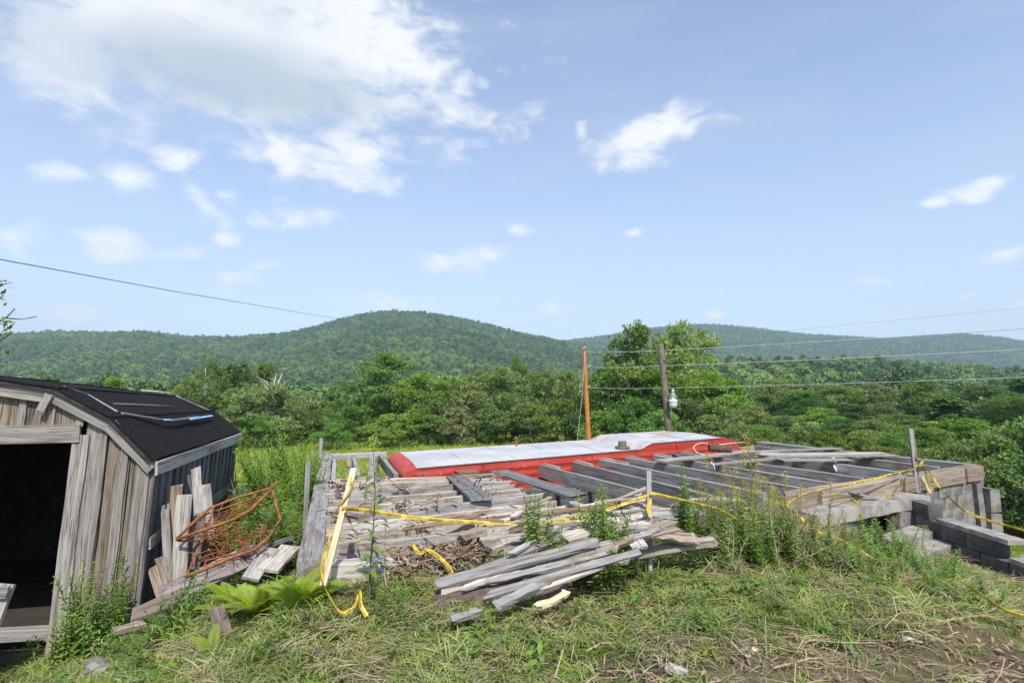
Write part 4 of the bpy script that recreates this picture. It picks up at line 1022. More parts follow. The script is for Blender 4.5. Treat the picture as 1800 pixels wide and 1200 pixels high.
# dark edge moulding and roof seams
mb = MB(); mb.tube([(x, -.006, roof_h(x)+.004) for x in xst], .012, 5); mb.build('edge_moulding', MATS['lamp_metal'], tr)
for x in (.9, 1.9, 2.9, 3.9, 4.7, XS+.7, XS+1.5):
    mb = MB(); mb.tube([(x, WT*j/8, roof_h(x)+.03*math.sin(math.pi*j/8)+.002) for j in range(9)], .009, 4); mb.build('roof_seam', MATS['trailer_roof'], tr)
for x in (1.2, 2.4, 3.6, 4.8, 6.0, 7.2):
    if x < LT: mb = MB(); mb.box((x-.012, -.02, .4), (x+.012, -.004, roof_h(x)-.02)); mb.build('panel_joint', MATS['red_siding'], tr)
def end_cap(x, sgn, rad, name):
    mb = MB(); H = roof_h(x); n_ = 7; pr_ = []
    for i in range(n_+1):
        a = math.pi/2*i/n_; pr_.append((x+sgn*rad*1.15*math.sin(a), H-rad*.62*(1-math.cos(a))))
    pr_.append((pr_[-1][0]-sgn*.05, .45))
    for i in range(len(pr_)-1):
        for j in range(6):
            ya, yb = WT*j/6, WT*(j+1)/6; c = lambda y: .03*math.sin(math.pi*y/WT)*max(0, 1-i/5); c2 = lambda y: .03*math.sin(math.pi*y/WT)*max(0, 1-(i+1)/5)
            mb.quad((pr_[i][0], ya, pr_[i][1]+c(ya)), (pr_[i+1][0], ya, pr_[i+1][1]+c2(ya)), (pr_[i+1][0], yb, pr_[i+1][1]+c2(yb)), (pr_[i][0], yb, pr_[i][1]+c(yb)))
    for yy in (0, WT):
        for i in range(len(pr_)-1): mb.quad((x, yy, pr_[i][1]), (pr_[i][0], yy, pr_[i][1]), (pr_[i+1][0], yy, pr_[i+1][1]), (x, yy, pr_[i+1][1]))
    return mb.build(name, MATS['red_siding'], tr, True)
end_cap(0, -1, .20, 'rounded_end'); end_cap(LT, 1, .62, 'rounded_end')
def loc_t(p): q = p-Vector((N0.x, N0.y, zg)); return (q.dot(et), q.dot(nt_), q.z)
for o in list(tr.children):
    for v in o.data.vertices: v.co.x += .30*v.co.y
# chimney collar and rusty vent
q = loc_t(Pz(1094, 776, .55)); mb = MB(); mb.tube([(q[0], q[1], roof_h(q[0])+.0), (q[0], q[1], roof_h(q[0])+.16)], .085, 12, False); mb.tube([(q[0], q[1], roof_h(q[0])+.02), (q[0], q[1], roof_h(q[0])+.055)], .15, 12); mb.tube([(q[0], q[1], roof_h(q[0])+.05), (q[0], q[1], roof_h(q[0])+.15)], .075, 12); mb.build('chimney_collar', MATS['pole_grey'], tr)
q = loc_t(Pz(908, 781, .45)); mb = MB(); mb.tube([(q[0], q[1], roof_h(q[0])), (q[0], q[1], roof_h(q[0])+.20)], .022, 7); mb.build('vent_pipe', MATS['rust'], tr)
for (x, y) in ((1.6, .25), (1.6, WT-.25), (LT-1.6, .25), (LT-1.6, WT-.25)):
    w_ = link('wheel', None, None, tr); bpy.data.objects.remove(w_)
    mb = MB(); mb.tube([(x, y-.1, .36), (x, y+.1, .36)], .36, 18); w_ = mb.build('wheel', MATS['tape_ink'], tr)
    mb = MB(); mb.tube([(x, y-.11, .36), (x, y+.11, .36)], .2, 14); mb.build('rim', MATS['lamp_metal'], w_)

# ------------------------------------------------------------------ poles, yard lamp and wires
def pole(name, top, bot, r0, r1, mat, label):
    top, bot = Vector(top), Vector(bot); d = (top-bot).normalized(); g = g1(bot.x, bot.y); bot = bot + d*((g-.3-bot.z)/d.z)
    root = empty(name, (bot.x, bot.y, g)); tag(root, label, 'pole', None)
    mb = MB(); mb.tube([bot.lerp(top, t)-Vector(root.location) for t in (0, .25, .5, .75, .99, 1)], [r1+(r0-r1)*t for t in (0, .25, .5, .75, .99)]+[r0*.8], 12); mb.build('shaft', MATS[mat], root, True); return root
YL, YO = 21.0, 31.0
lp = pole('utility_pole', Py(1161, 604, YL), Py(1175, 755, YL), .105, .135, 'pole_grey', 'leaning weathered grey wooden pole carrying a yard lamp')
op_ = pole('utility_pole', Py(1027, 613, YO), Py(1034, 762, YO), .095, .16, 'pole_orange', 'orange-brown treated utility pole behind the trailer')
for (px, py) in ((1025, 612), (1033, 645), (1033, 681)):
    p = Py(px, py, YO-.15)-Vector(op_.location); mb = MB(); mb.tube([p, p+Vector((.12, -.05, .05)), p+Vector((.16, -.05, .14))], [.03, .03, .045], 6); mb.build('insulator', MATS['lamp_glass'], op_)
p = Py(1164, 628, YL-.12)-Vector(lp.location); mb = MB(); mb.tube([p+Vector((.05, 0, -.1)), p+Vector((.22, -.03, -.1))], .03, 6); mb.build('bracket', MATS['rust'], lp)
p = Py(1170, 653, YL-.12)-Vector(lp.location); mb = MB(); mb.tube([p, p+Vector((.2, 0, -.02))], .03, 6); mb.build('bracket', MATS['rust'], lp)
lc = Py(1183, 702, YL-.35)
yl = empty('yard_lamp', tuple(lc)); tag(yl, 'grey metal yard lamp with glass bowl hung on the leaning pole', 'lamp')
def lathe(prof_, seg=16):
    mb = MB()
    for (r0, z0_), (r1, z1) in zip(prof_[:-1], prof_[1:]):
        for k in range(seg):
            a, b2 = 2*math.pi*k/seg, 2*math.pi*(k+1)/seg
            mb.quad((r0*math.cos(a), r0*math.sin(a), z0_), (r0*math.cos(b2), r0*math.sin(b2), z0_), (r1*math.cos(b2), r1*math.sin(b2), z1), (r1*math.cos(a), r1*math.sin(a), z1))
    return mb
lathe([(.0, .30), (.06, .29), (.07, .22), (.11, .18), (.12, .05), (.14, .0), (.14, -.02)]).build('housing', MATS['lamp_metal'], yl, True)
lathe([(.145, .0), (.16, -.05), (.15, -.09), (.142, -.09)]).build('rim', MATS['white_plastic'], yl, True)
lathe([(.142, -.09), (.135, -.22), (.10, -.29), (.0, -.30)]).build('bowl', MATS['lamp_glass'], yl, True)
lathe([(.045, .29), (.05, .34), (.04, .37), (0, .375)]).build('photocell', MATS['new_timber'], yl, True)
pp = Py(1172, 700, YL)-lc; mb = MB(); mb.tube([(0, 0, .12), (pp.x*.5, pp.y*.5, .12), (pp.x, pp.y, .06)], .025, 7); mb.build('arm', MATS['lamp_metal'], yl)
def wire(pts, rad, mat, label, sag=0.0, group=None):
    P = [Vector(p) for p in pts]; q = []
    for a, b2 in zip(P[:-1], P[1:]):
        for i in range(10):
            t = i/10; v = a.lerp(b2, t); v.z -= sag*4*t*(1-t); q.append(v)
    q.append(P[-1]); o = Vector(q[0]); mb = MB(); mb.tube([v-o for v in q], rad, 5)
    w_ = mb.build('overhead_wire', MATS[mat], None, True); w_.location = o; return tag(w_, label, 'wire', group)
wire([Py(1029, 619, YO-.1), Py(1163, 616, 27.5), Py(1800, 577.5, 20), Py(2300, 545, 16)], .014, 'wire', 'pale overhead wire strung highest between orange pole and lamp pole', .03)
wire([Py(1034, 646, YO-.1), Py(1163, 643, 27.5), Py(1800, 614, 20), Py(2300, 590, 16)], .014, 'wire', 'pale overhead wire strung second below the top of the orange pole', .03)
wire([Py(1034, 681, YO-.1), Py(1166, 682, 27.5), Py(1800, 663, 20), Py(2300, 645, 16)], .011, 'wire', 'lowest pale overhead wire passing just above the yard lamp', .03)
wire([Py(1200, 598, 60), Py(1800, 541, 34), Py(2300, 490, 24)], .010, 'wire', 'faint thin wire crossing the sky above the right hand ridge', 0)
wire([Py(-300, 400, 14), Py(0, 456, 19), Py(300, 511, 30), Py(604, 562, 75)], .018, 'wire_dark', 'dark cable crossing the sky down to the round hilltop', 0)
wire([Py(1028, 618, YO-.1), Py(1024, 690, YO-.4), Py(1015, 770, YO-.6), Vector((Py(1012, 770, YO-.8).x, YO-.8, -2.95))], .013, 'wire', 'guy wire hanging slack down the left of the orange pole', 0)
wire([Py(1025, 664, YO-.35), Py(1018, 690, YO-.4), Py(1015, 695, YO-.4), Py(1022, 685, YO-.4)], .013, 'wire', 'loose loop of wire beside the orange pole', 0)

# ------------------------------------------------------------------ loose boards lying about
def loose(a, b, w, t, mat, label, up=(0, 0, 1), cat='plank', name='plank', group=None, **kw):
    return tag(plank(name, a, b, w, t, mat, None, up, **kw), label, cat, group)
zt_ = ZF+.03
loose(Pz(876, 826, zt_), Pz(1026, 872, zt_-.01), .30, .03, 'dark_timber', 'wide dark grey plank lying aslant at the ends of the pale joists', rag1=.2, seg=6)
loose(Pz(800, 836, zt_), Pz(850, 876, zt_), .27, .03, 'dark_timber', 'short dark board with ragged end lying across the pale joists', rag1=.16, seg=5, jit=.01)
loose(Pz(796, 829, zt_), Pz(836, 826, zt_), .26, .03, 'rotten_timber', 'small black rotten board at the back of the pale joists', rag0=.08)
loose(Pz(700, 842.5, zt_-.02), Pz(872, 831.5, zt_-.02), .07, .02, 'brown_timber', 'thin brown batten along the rearmost pale joist')
loose(Pz(1160, 809, zt_+.02), Pz(1326, 791.5, zt_+.04), .28, .022, 'white_timber', 'whitish board resting across joists beside the red trailer')
loose(Pz(1254, 815, zt_), Pz(1372, 803, zt_+.02), .17, .022, 'grey_timber', 'narrow grey board just in front of the whitish board', rag0=.1)
for i, (a, b, w_, mt, lb) in enumerate([((1322, 793), (1478, 786), .20, 'grey_timber', 'rearmost loose deck board over the right hand joists'), ((1326, 797), (1560, 795), .24, 'white_timber', 'long pale loose deck board, second from the rear'),
        ((1352, 801.5), (1585, 798.5), .24, 'grey_timber', 'grey loose deck board ending at the right hand stake side'), ((1362, 807), (1500, 806), .24, 'white_timber', 'frontmost loose deck board with ragged dark end')]):
    loose(Pz(*a, zt_+.025+.004*i), Pz(*b, zt_+.03+.004*i), w_, .024, mt, lb, rag0=.12, rag1=.15, seg=5)
loose(Pz(1466, 806, zt_+.01)+Vector((0, -.03, 0)), Pz(1466, 824, zt_-.12)+Vector((0, -.06, 0)), .085, .02, 'white_plastic', 'small white tag board hanging off a dark joist', up=(0, -1, 0), seg=2)
loose(Pz(1478, 858, .26)-n_ad*.05, Pz(1530, 873, .12)-n_ad*.12, .07, .03, 'grey_timber', 'short grey batten leaning on the brown sill', seg=3)
# pile of boards thrown in front of the frame: (ends, levels, width, thickness, material, label, up)
PILE = [((756, 1028, .18), (1062, 946, .44), .085, .022, 'grey_timber', 'long whitish board on top of the plank heap with a dark red cut end', (0, -.55, 1)),
        ((772, 1040, .14), (1112, 944, .42), .065, .022, 'pale_timber', 'pale plank under the long whitish board in the heap', (0, -.5, 1)),
        ((815, 1010, .20), (1020, 930, .46), .06, .03, 'grey_timber', 'narrow grey board along the top edge of the heap', (0, -.2, 1)),
        ((850, 1022, .20), (1090, 962, .38), .05, .03, 'grey_timber', 'narrow grey strip between the two long heap boards', (0, -.7, 1)),
        ((900, 1020, .18), (1128, 938, .46), .06, .03, 'brown_timber', 'narrow brown board crossing the long heap boards', (.2, -.4, 1)),
        ((930, 990, .28), (1010, 985, .30), .08, .03, 'pale_timber', 'short pale board lying level on the long heap boards', (0, -.5, 1)),
        ((1000, 1000, .22), (1110, 975, .30), .07, .04, 'grey_timber', 'grey board end under the short white offcut', (0, -.5, 1)),
        ((1020, 935, .42), (1150, 918, .48), .08, .03, 'white_timber', 'whitish board behind the leafy weed next to the stake', (0, -.4, 1)),
        ((808, 1034, .17), (930, 994, .27), .055, .022, 'white_timber', 'thin white strip with pointed end on the plank heap', (0, -.4, 1)),
        ((800, 1045, .10), (1040, 975, .28), .07, .022, 'brown_timber', 'brown plank in the shade of the whitish boards', (0, -.5, 1)),
        ((752, 1048, .12), (1000, 1004, .22), .04, .20, 'red_brown_timber', 'reddish brown painted board standing on edge under the heap', (0, 0, 1)),
        ((862, 1066, .17), (962, 1018, .24), .075, .03, 'grey_timber', 'bent grey timber at the near foot of the heap', (0, -.3, 1)),
        ((950, 1028, .22), (1090, 962, .36), .055, .03, 'brown_timber', 'reddish squared timber rising out of the heap', (0, -.3, 1)),
        ((785, 1090, .12), (850, 1066, .16), .06, .03, 'grey_timber', 'short broken timber half buried in the cut grass', (0, -.2, 1)),
        ((940, 1064, .15), (1006, 1034, .20), .05, .025, 'new_timber', 'short yellow splintered batten below the bent timber', (0, -.3, 1)),
        ((1102, 968, .28), (1268, 942, .34), .075, .065, 'pale_timber', 'squared pale post lying above the green bank', (0, -.2, 1)),
        ((1098, 954, .40), (1138, 946, .42), .13, .035, 'white_timber', 'short clean white offcut on the heap', (0, -.5, 1)),
        ((1136, 934, .40), (1236, 945, .37), .12, .03, 'brown_timber', 'tan board end with a triangular shadow behind the post', (0, -.4, 1)),
        ((1080, 950, .38), (1190, 912, .50), .09, .03, 'brown_timber', 'brown board crossing behind the short white offcut', (0, -.3, 1)),
        ((892, 974, .34), (990, 918, .48), .045, .035, 'white_timber', 'thin pale batten slanting up from the rotten sill', (0, -.3, 1)),
        ((988, 944, .44), (1100, 908, .50), .12, .035, 'pale_timber', 'pale board across the top of the heap near the wooden stake', (0, -.3, 1)),
        ((1092, 906, .50), (1136, 898, .52), .13, .03, 'white_timber', 'small white board behind the wooden stake', (0, -.6, 1)),
        ((1096, 916, .46), (1130, 932, .42), .06, .03, 'white_timber', 'short white batten fallen beside the wooden stake', (0, -.3, 1)),
        ((1120, 940, .44), (1168, 922, .50), .05, .03, 'grey_timber', 'grey splinter of wood right of the wooden stake', (0, -.3, 1)),
        ((1004, 880, .36), (1042, 897, .34), .09, .03, 'grey_timber', 'grey board stub sticking out left of the leafy weeds', (0, -.3, 1)),
        ((932, 920, .36), (1064, 900, .40), .10, .03, 'pale_timber', 'pale plank at the back of the heap against the joists', (0, -.2, 1)),
        ((1130, 900, .42), (1240, 898, .42), .15, .03, 'grey_timber', 'grey plank between the wooden stake and the weeds', (0, -.2, 1)),
        ((1012, 962, .36), (1140, 930, .44), .07, .05, 'dark_timber', 'dark squared timber wedged in the heap', (0, -.2, 1)),
        ((860, 960, .33), (1010, 925, .40), .06, .03, 'white_timber', 'white strip lying along the split sill', (0, -.2, 1)),
        ((840, 1050, .16), (1130, 966, .40), .06, .02, 'grey_timber', 'long thin grey board fanned out lowest in the heap', (0, -.5, 1)),
        ((790, 1020, .20), (1000, 958, .40), .05, .02, 'pale_timber', 'long thin pale lath behind the long whitish board', (0, -.2, 1)),
        ((870, 1000, .26), (1150, 935, .46), .055, .02, 'grey_timber', 'long thin grey lath reaching to the tan board end', (0, -.4, 1)),
        ((950, 985, .30), (1200, 925, .48), .06, .02, 'brown_timber', 'long thin brown lath crossing behind the short white offcut', (0, -.4, 1)),
        ((910, 1046, .17), (1060, 990, .32), .05, .02, 'pale_timber', 'thin pale lath under the bent grey timber', (0, -.5, 1)),
        ((880, 950, .36), (1120, 910, .48), .07, .02, 'grey_timber', 'thin grey board along the broken edge of the pale joists', (0, -.2, 1)),
        ((960, 900, .36), (1090, 885, .38), .09, .02, 'rotten_timber', 'brown rotten board at the ends of the pale joists', (0, -.2, 1)),
        ((700, 930, .31), (840, 905, .32), .08, .02, 'rotten_timber', 'rotten brown board lying on the pale joists behind the long tape', (0, -.1, 1))]
for (a, b, w_, t_, mt, lb, up) in PILE:
    loose(Pz(*a), Pz(*b), w_, t_, mt, lb, up, seg=7, jit=.007, rag0=.10, rag1=.10, group='planks heaped before the frame', sag=rnd.uniform(-.015, .012), twist=rnd.uniform(-.2, .2))
r = random.Random(12)
for i in range(60):
    px = r.uniform(880, 1290); t = ad_px(px); p = on_ad(t, r.uniform(.22, .40) if px < 1240 else r.uniform(.12, .25))+n_ad*r.uniform(-.32, .55); a = r.uniform(-.6, 1.2); L = r.uniform(.15, .6); d = Vector((math.cos(a), math.sin(a), r.uniform(-.2, .2)))*L
    loose(p, p+d, r.uniform(.02, .06), r.uniform(.01, .025), r.choice(['pale_timber', 'grey_timber', 'white_timber', 'brown_timber', 'rotten_timber']), 'short broken offcut of weathered wood lying loose on the plank heap', (r.uniform(-.4, .4), -.4, 1), 'offcut', 'wood_offcut', 'broken offcuts on the plank heap', seg=3, jit=.006, rag0=.05, rag1=.05)
# boards and boxes by the shed
def lean_b(px0, py0, y0, px1, py1, y1, w, mt, lb, t=.025, **kw):
    loose(Py(px0, py0, y0), Py(px1, py1, y1), w, t, mt, lb, (.25, -1, .1), group='boards leaning on the shed side', rag1=.03, **kw)
lean_b(312, 1030, 5.55, 324, 867, 5.75, .135, 'white_timber', 'brightest white board leaning on the shed side wall')
lean_b(300, 1000, 5.75, 309, 851, 5.85, .12, 'brown_timber', 'brown-edged board leaning behind the brightest white board')
lean_b(352, 950, 6.1, 344, 819, 6.3, .09, 'grey_timber', 'tallest narrow grey board leaning on the shed wall')
lean_b(366, 950, 6.05, 359, 850, 6.25, .12, 'grey_timber', 'grey board right of the tallest narrow leaning board')
lean_b(297, 1035, 5.6, 289, 884, 5.75, .075, 'grey_timber', 'thin split board leaning left of the white board')
lean_b(292, 1048, 5.55, 278, 976, 5.65, .065, 'brown_timber', 'short reddish board end by the shed corner')
lean_b(284, 1052, 5.5, 266, 994, 5.62, .08, 'brown_timber', 'shortest tapering board leaning by the shed corner')
lean_b(350, 900, 6.3, 331, 832, 6.35, .05, 'dark_timber', 'dark thin stick leaning behind the tallest grey board')
lean_b(340, 1000, 5.7, 352, 900, 6.0, .10, 'dark_timber', 'dark board in the shade behind the bed springs')
loose(Py(283, 1050, 5.35), Py(464, 962, 5.9), .27, .03, 'mauve_timber', 'wide weathered board with faded pink paint lying under the bed springs', (-.05, -.75, 1), seg=6, rag1=.02, cut1=(.14, -.1))
loose(Py(440, 1015, 5.4), Py(476, 962, 5.85), .16, .03, 'grey_timber', 'grey board end sticking out right of the pink-painted board', (.3, -.8, 1))
loose(Py(470, 1000, 5.5), Py(512, 958, 6.0), .2, .03, 'white_timber', 'pale broken board between the fern and the left beam', (.1, -.6, 1))
loose(Py(425, 972, 5.75), Py(515, 940, 6.1), .045, .045, 'dark_timber', 'grey pole lying behind the boards by the left beam', (0, 0, 1))
loose(Py(230, 1078, 5.1), Py(330, 1040, 5.25), .17, .04, 'red_brown_timber', 'mossy half-buried board along the foot of the shed corner', (0, -.5, 1), seg=5, jit=.01)
loose(Py(200, 1105, 4.8), Py(255, 1092, 5.0), .08, .04, 'brown_timber', 'small brown stick of wood in the weeds before the shed', (0, -.3, 1))
loose(Py(395, 1115, 4.25), Py(380, 1065, 4.5), .1, .03, 'red_brown_timber', 'small dark red board scrap behind the low fern frond', (0, -.8, 1))

# ------------------------------------------------------------------ rusty bed springs
bd = empty('bed_spring', tuple(Py(395, 985, 5.75))); tag(bd, 'rusty metal bed spring frame dumped beside the shed', 'bed frame'); BO = Vector(bd.location)
def btube(name, pts, rad, parent=bd, close=False, seg=6):
    P = [Py(*p)-BO for p in pts]
    if close: P.append(P[0])
    mb = MB(); mb.tube(P, rad, seg); return mb.build(name, MATS['rust'], parent, True)
btube('upper_rail', [(311, 946, 5.55), (345, 913, 5.65), (368, 893, 5.8), (420, 873, 6.0), (474, 858, 6.15), (489, 846, 6.15)], .014)
btube('upper_rail', [(311, 948, 5.55), (350, 934, 5.5), (410, 913, 5.5), (440, 896, 5.6), (462, 874, 5.8), (478, 860, 6.0)], .016)
btube('inner_rail', [(340, 920, 5.68), (365, 902, 5.8), (415, 886, 5.95), (457, 872, 6.0), (458, 876, 5.9), (440, 897, 5.65)], .009)
btube('upper_rail', [(312, 950, 5.55), (345, 950, 5.6), (380, 940, 5.75), (405, 925, 5.85), (412, 912, 5.9)], .01)
btube('lower_rail', [(326, 1013, 5.35), (360, 1000, 5.4), (405, 980, 5.45), (446, 966, 5.6), (466, 950, 5.75), (483, 930, 5.95)], .018)
btube('lower_rail', [(326, 1012, 5.36), (340, 990, 5.6), (350, 965, 5.9), (372, 960, 6.2), (440, 945, 6.3), (483, 930, 5.98)], .012)
btube('inner_rail', [(358, 998, 5.45), (362, 985, 5.6), (400, 975, 5.7), (440, 968, 5.7), (446, 966, 5.6)], .008)
btube('strut', [(478, 862, 6.1), (486, 890, 6.05), (493, 912, 6.0), (480, 934, 5.95)], .014)
btube('strut', [(376, 890, 5.8), (366, 925, 5.7), (350, 960, 5.6), (330, 1008, 5.4)], .009)
r = random.Random(31)
gw = empty('x', (0, 0, 0)); bpy.data.objects.remove(gw)
for i in range(9):                               # thin cross wires of the upper mat
    t = i/8; a = Vector((345+t*110, 914-t*38, 5.7+t*.25)); b = Vector((325+t*118, 942-t*46, 5.55+t*.1))
    btube('cross_wire', [tuple(a), tuple(a.lerp(b, .5)+Vector((r.uniform(-3, 3), 4, 0))), tuple(b)], .0035, seg=4)
for i in range(5):
    t = i/4; btube('cross_wire', [(342-18*t, 918+24*t, 5.7-.13*t), (390-14*t, 900+22*t, 5.8-.2*t), (455-10*t, 876+22*t, 5.9-.25*t)], .0035, seg=4)
for i in range(14):                              # coil springs standing between the two frames
    px, py, Yd = r.uniform(345, 455), r.uniform(935, 985), r.uniform(5.6, 6.1)
    c = Py(px, py, Yd)-BO; mb = MB(); n_ = 30; rr = r.uniform(.035, .055); H = r.uniform(.10, .2); tl = Vector((r.uniform(-.5, .5), r.uniform(-.4, .4), 1)).normalized()
    mb.tube([c+Vector((rr*math.cos(k*.85), rr*math.sin(k*.85), 0))+tl*(H*k/n_) for k in range(n_)], .0038, 4); mb.build('coil_spring', MATS['rust'], bd, True)
mb = MB()
for i in range(90):
    px, py, Yd = r.uniform(335, 470), r.uniform(935, 1000), r.uniform(5.5, 6.1); c = Py(px, py, Yd)-BO; d = Vector((r.uniform(-1, 1), r.uniform(-.6, .6), r.uniform(-.5, .9))).normalized()*r.uniform(.06, .2)
    mb.tube([c, c+d*.5+Vector((r.uniform(-.03, .03), 0, .02)), c+d], .004, 4, False)
tag(mb.build('tangled_wire', MATS['rust'], bd), kind='stuff')

# ------------------------------------------------------------------ stakes
def stake(a, b, w, mat, label, name='stake', t=None): return tag(plank(name, a, b, w, t or w*.6, mat, None, (0, -1, 0), seg=4, jit=.003), label, 'stake')
ST = {}
ST['l'] = (Py(567, 1028, 4.15), Py(622, 822, 4.75)); stake(*ST['l'], .045, 'new_timber', 'fresh yellow lumber stake leaning against the pale joists')
stake(Vector((Py(535, 900, 6.6).x, 6.6, g1(Py(535, 900, 6.6).x, 6.6)-.05)), Py(541, 812, 6.6), .055, 'grey_timber', 'thin grey stake standing left of the left beam')
p = Py(564, 770, 11.6); stake(Vector((p.x, 11.6, -1.6)), p, .07, 'grey_timber', 'dark grey stake behind the far end of the left beam')
p = Py(549, 792, 10.5); stake(Vector((p.x, 10.5, -1.5)), p, .05, 'brown_timber', 'brown stake in the weeds near the far end of the left beam')
ST['m'] = (Py(1143, 1006, 4.9), Py(1141, 827, 5.15)); stake(*ST['m'], .042, 'grey_timber', 'weathered wooden stake standing in the plank heap with tape tied on')
ST['r'] = (Py(1616, 866, 8.75), Py(1602, 754, 8.75)); stake(*ST['r'], .075, 'grey_timber', 'tall weathered stake at the brown sill wound with tape')
stake(Py(1636, 866, 8.7), Py(1622, 838, 8.72), .05, 'new_timber', 'short pale stick leaning at the foot of the tape-wound stake')

# ------------------------------------------------------------------ caution tape
def text_mesh():
    cu = bpy.data.curves.new('t', 'FONT'); cu.body = 'CAUTION'; cu.size = 1.0; cu.align_x = 'LEFT'; cu.resolution_u = 2
    o = bpy.data.objects.new('t', cu); C.objects.link(o); bpy.context.view_layer.update()
    me = bpy.data.meshes.new_from_object(o.evaluated_get(bpy.context.evaluated_depsgraph_get()))
    V = np.array([v.co[:2] for v in me.vertices]); Fc = [tuple(p.vertices) for p in me.polygons]
    bpy.data.objects.remove(o); bpy.data.curves.remove(cu); bpy.data.meshes.remove(me); return V, Fc
TV, TF = text_mesh(); TV = TV-TV.min(0); TV /= TV[:, 1].max(); TW = TV[:, 0].max()
def tape(pts, label, w=.05, twist=0.0, seed=0, tw0=0.0):
    w = w*.62
    P = [Vector(p) for p in pts]; Q = [P[0]*2-P[1]]+P+[P[-1]*2-P[-2]]; S_ = []
    for i in range(1, len(Q)-2):
        n_ = max(4, int((Q[i+1]-Q[i]).length/.035))
        for k in range(n_):
            t = k/n_; a, b, c, d = Q[i-1], Q[i], Q[i+1], Q[i+2]
            S_.append(.5*((2*b)+(c-a)*t+(2*a-5*b+4*c-d)*t*t+(-a+3*b-3*c+d)*t**3))
    S_.append(P[-1]); r = random.Random(seed); o0 = S_[0].copy(); cum = [0.]
    for a, b in zip(S_[:-1], S_[1:]): cum.append(cum[-1]+(b-a).length)
    Wd = []; Nn = []; ph = r.uniform(0, 6)
    for i, p in enumerate(S_):
        t = (S_[min(i+1, len(S_)-1)]-S_[max(i-1, 0)]).normalized()
        up = Vector((0, 0, 1)) if abs(t.z) < .75 else Vector((1, .2, 0))
        side = (up-t*up.dot(t)).normalized(); nn = t.cross(side)
        an = tw0+1.3*twist*math.sin(cum[i]*2.2+ph)+.3*math.sin(cum[i]*7+ph)+.2*math.sin(cum[i]*17+ph)
        Wd.append(side*math.cos(an)+nn*math.sin(an)); Nn.append(nn*math.cos(an)-side*math.sin(an))
    v = []; f = []
    for i, p in enumerate(S_):
        for k in range(3):
            v.append(tuple(p-o0+Wd[i]*w*(k/2-.5)+Nn[i]*(.004 if k == 1 else 0)))
    for i in range(len(S_)-1):
        for k in range(2): f.append((i*3+k, i*3+k+1, i*3+k+4, i*3+k+3))
    me = bpy.data.meshes.new('caution_tape'); me.from_pydata(v, [], f); me.update()
    o = link('caution_tape', me, MATS['tape_yellow']); o.location = o0; tag(o, label, 'tape', 'caution tape strung round the frame')
    hT = w*.60; lv = []; lf = []; s_ = .05; cumA = np.array(cum); LEN_ = cum[-1]; flip = -1 if (Nn[len(Nn)//2].dot(Vector((0, -1, .3))) < 0) else 1
    while s_+TW*hT < LEN_-.02:
        for sgn in (1, -1):
            n0 = len(lv)
            for (tx, ty) in TV:
                q = s_+(tx if sgn*flip > 0 else TW-tx)*hT if False else s_+tx*hT
                i = int(np.searchsorted(cumA, q)); i = min(max(i, 1), len(S_)-1); ft = (q-cum[i-1])/max(1e-6, cum[i]-cum[i-1])
                c_ = S_[i-1].lerp(S_[i], ft); wd = Wd[i-1].lerp(Wd[i], ft); nn = Nn[i-1].lerp(Nn[i], ft)
                yy = (ty-.5)*hT
                lv.append(tuple(c_-o0+wd*yy+nn*(.0065*sgn)))
            lf += [tuple(n0+k for k in fc) for fc in TF]
        s_ += TW*hT+.055
    if lv:
        me = bpy.data.meshes.new('lettering'); me.from_pydata(lv, [], lf); me.update()
        tag(link('lettering', me, MATS['tape_ink'], o), 'black capital letters CAUTION repeated along the tape', kind='stuff')
    return o
sl = lambda k, t: ST[k][0].lerp(ST[k][1], t)+Vector((0, -.04, 0))
tape([sl('l', .63), Py(640, 896, 4.65), Py(720, 908, 4.75), Py(810, 916, 4.85), Py(920, 920, 4.9), Py(1000, 912, 4.95), Py(1060, 897, 5.0), Py(1141, 870, 5.08)], 'long yellow caution tape stretched from fresh lumber stake to the plank heap stake', .05, .35, 1, -.5)
tape([sl('m', .78), Py(1180, 874, 5.1), Py(1230, 886, 5.3), Py(1265, 896, 5.45), Py(1300, 915, 5.5)], 'caution tape running from the plank heap stake down into the weeds', .04, .5, 2, 0)
tape([Py(1386, 884, 6.35), Py(1400, 876, 6.45), Py(1424, 866, 6.6), Py(1510, 847, 7.55), sl('r', .40)], 'caution tape stretched over the brown sill up to the tall stake', .045, .5, 15, 0)
tape([sl('l', .92), sl('l', .80)+Vector((.03, 0, 0)), sl('l', .64)+Vector((-.03, 0, 0)), sl('l', .35)+Vector((-.035, 0, 0)), sl('l', .1)+Vector((-.01, -.02, 0)), Py(580, 1050, 4.05), Py(600, 1077, 4.0), Py(622, 1066, 4.0), Py(632, 1040, 4.05), Py(634, 1062, 3.98), Py(645, 1082, 3.95)], 'caution tape hanging down along the fresh lumber stake into the grass', .045, .9, 3, .6)
tape([sl('l', .60)+Vector((.03, 0, 0)), Py(618, 922, 4.62), Py(632, 948, 4.6), Py(652, 966, 4.6), Py(675, 968, 4.65), Py(692, 962, 4.7)], 'loose caution tape end dropping behind the tall leafy weed', .045, .9, 4, .5)
tape([Py(726, 958, 4.85), Py(738, 972, 4.8), Py(752, 966, 4.8), Py(778, 984, 4.7), Py(796, 1008, 4.6), Py(782, 1013, 4.55)], 'scrap of caution tape lying on the rotten sill litter', .045, .7, 5, .3)
tape([Py(1066, 878, 5.0), Py(1063, 900, 4.98), Py(1066, 920, 4.98), Py(1056, 938, 4.95)], 'caution tape end hanging straight down among the weeds of the heap', .05, .5, 6, 0)
tape([sl('m', .72), sl('m', .62)+Vector((-.02, 0, 0)), sl('m', .54)], 'short caution tape tail on the plank heap stake', .05, .2, 7, 0)
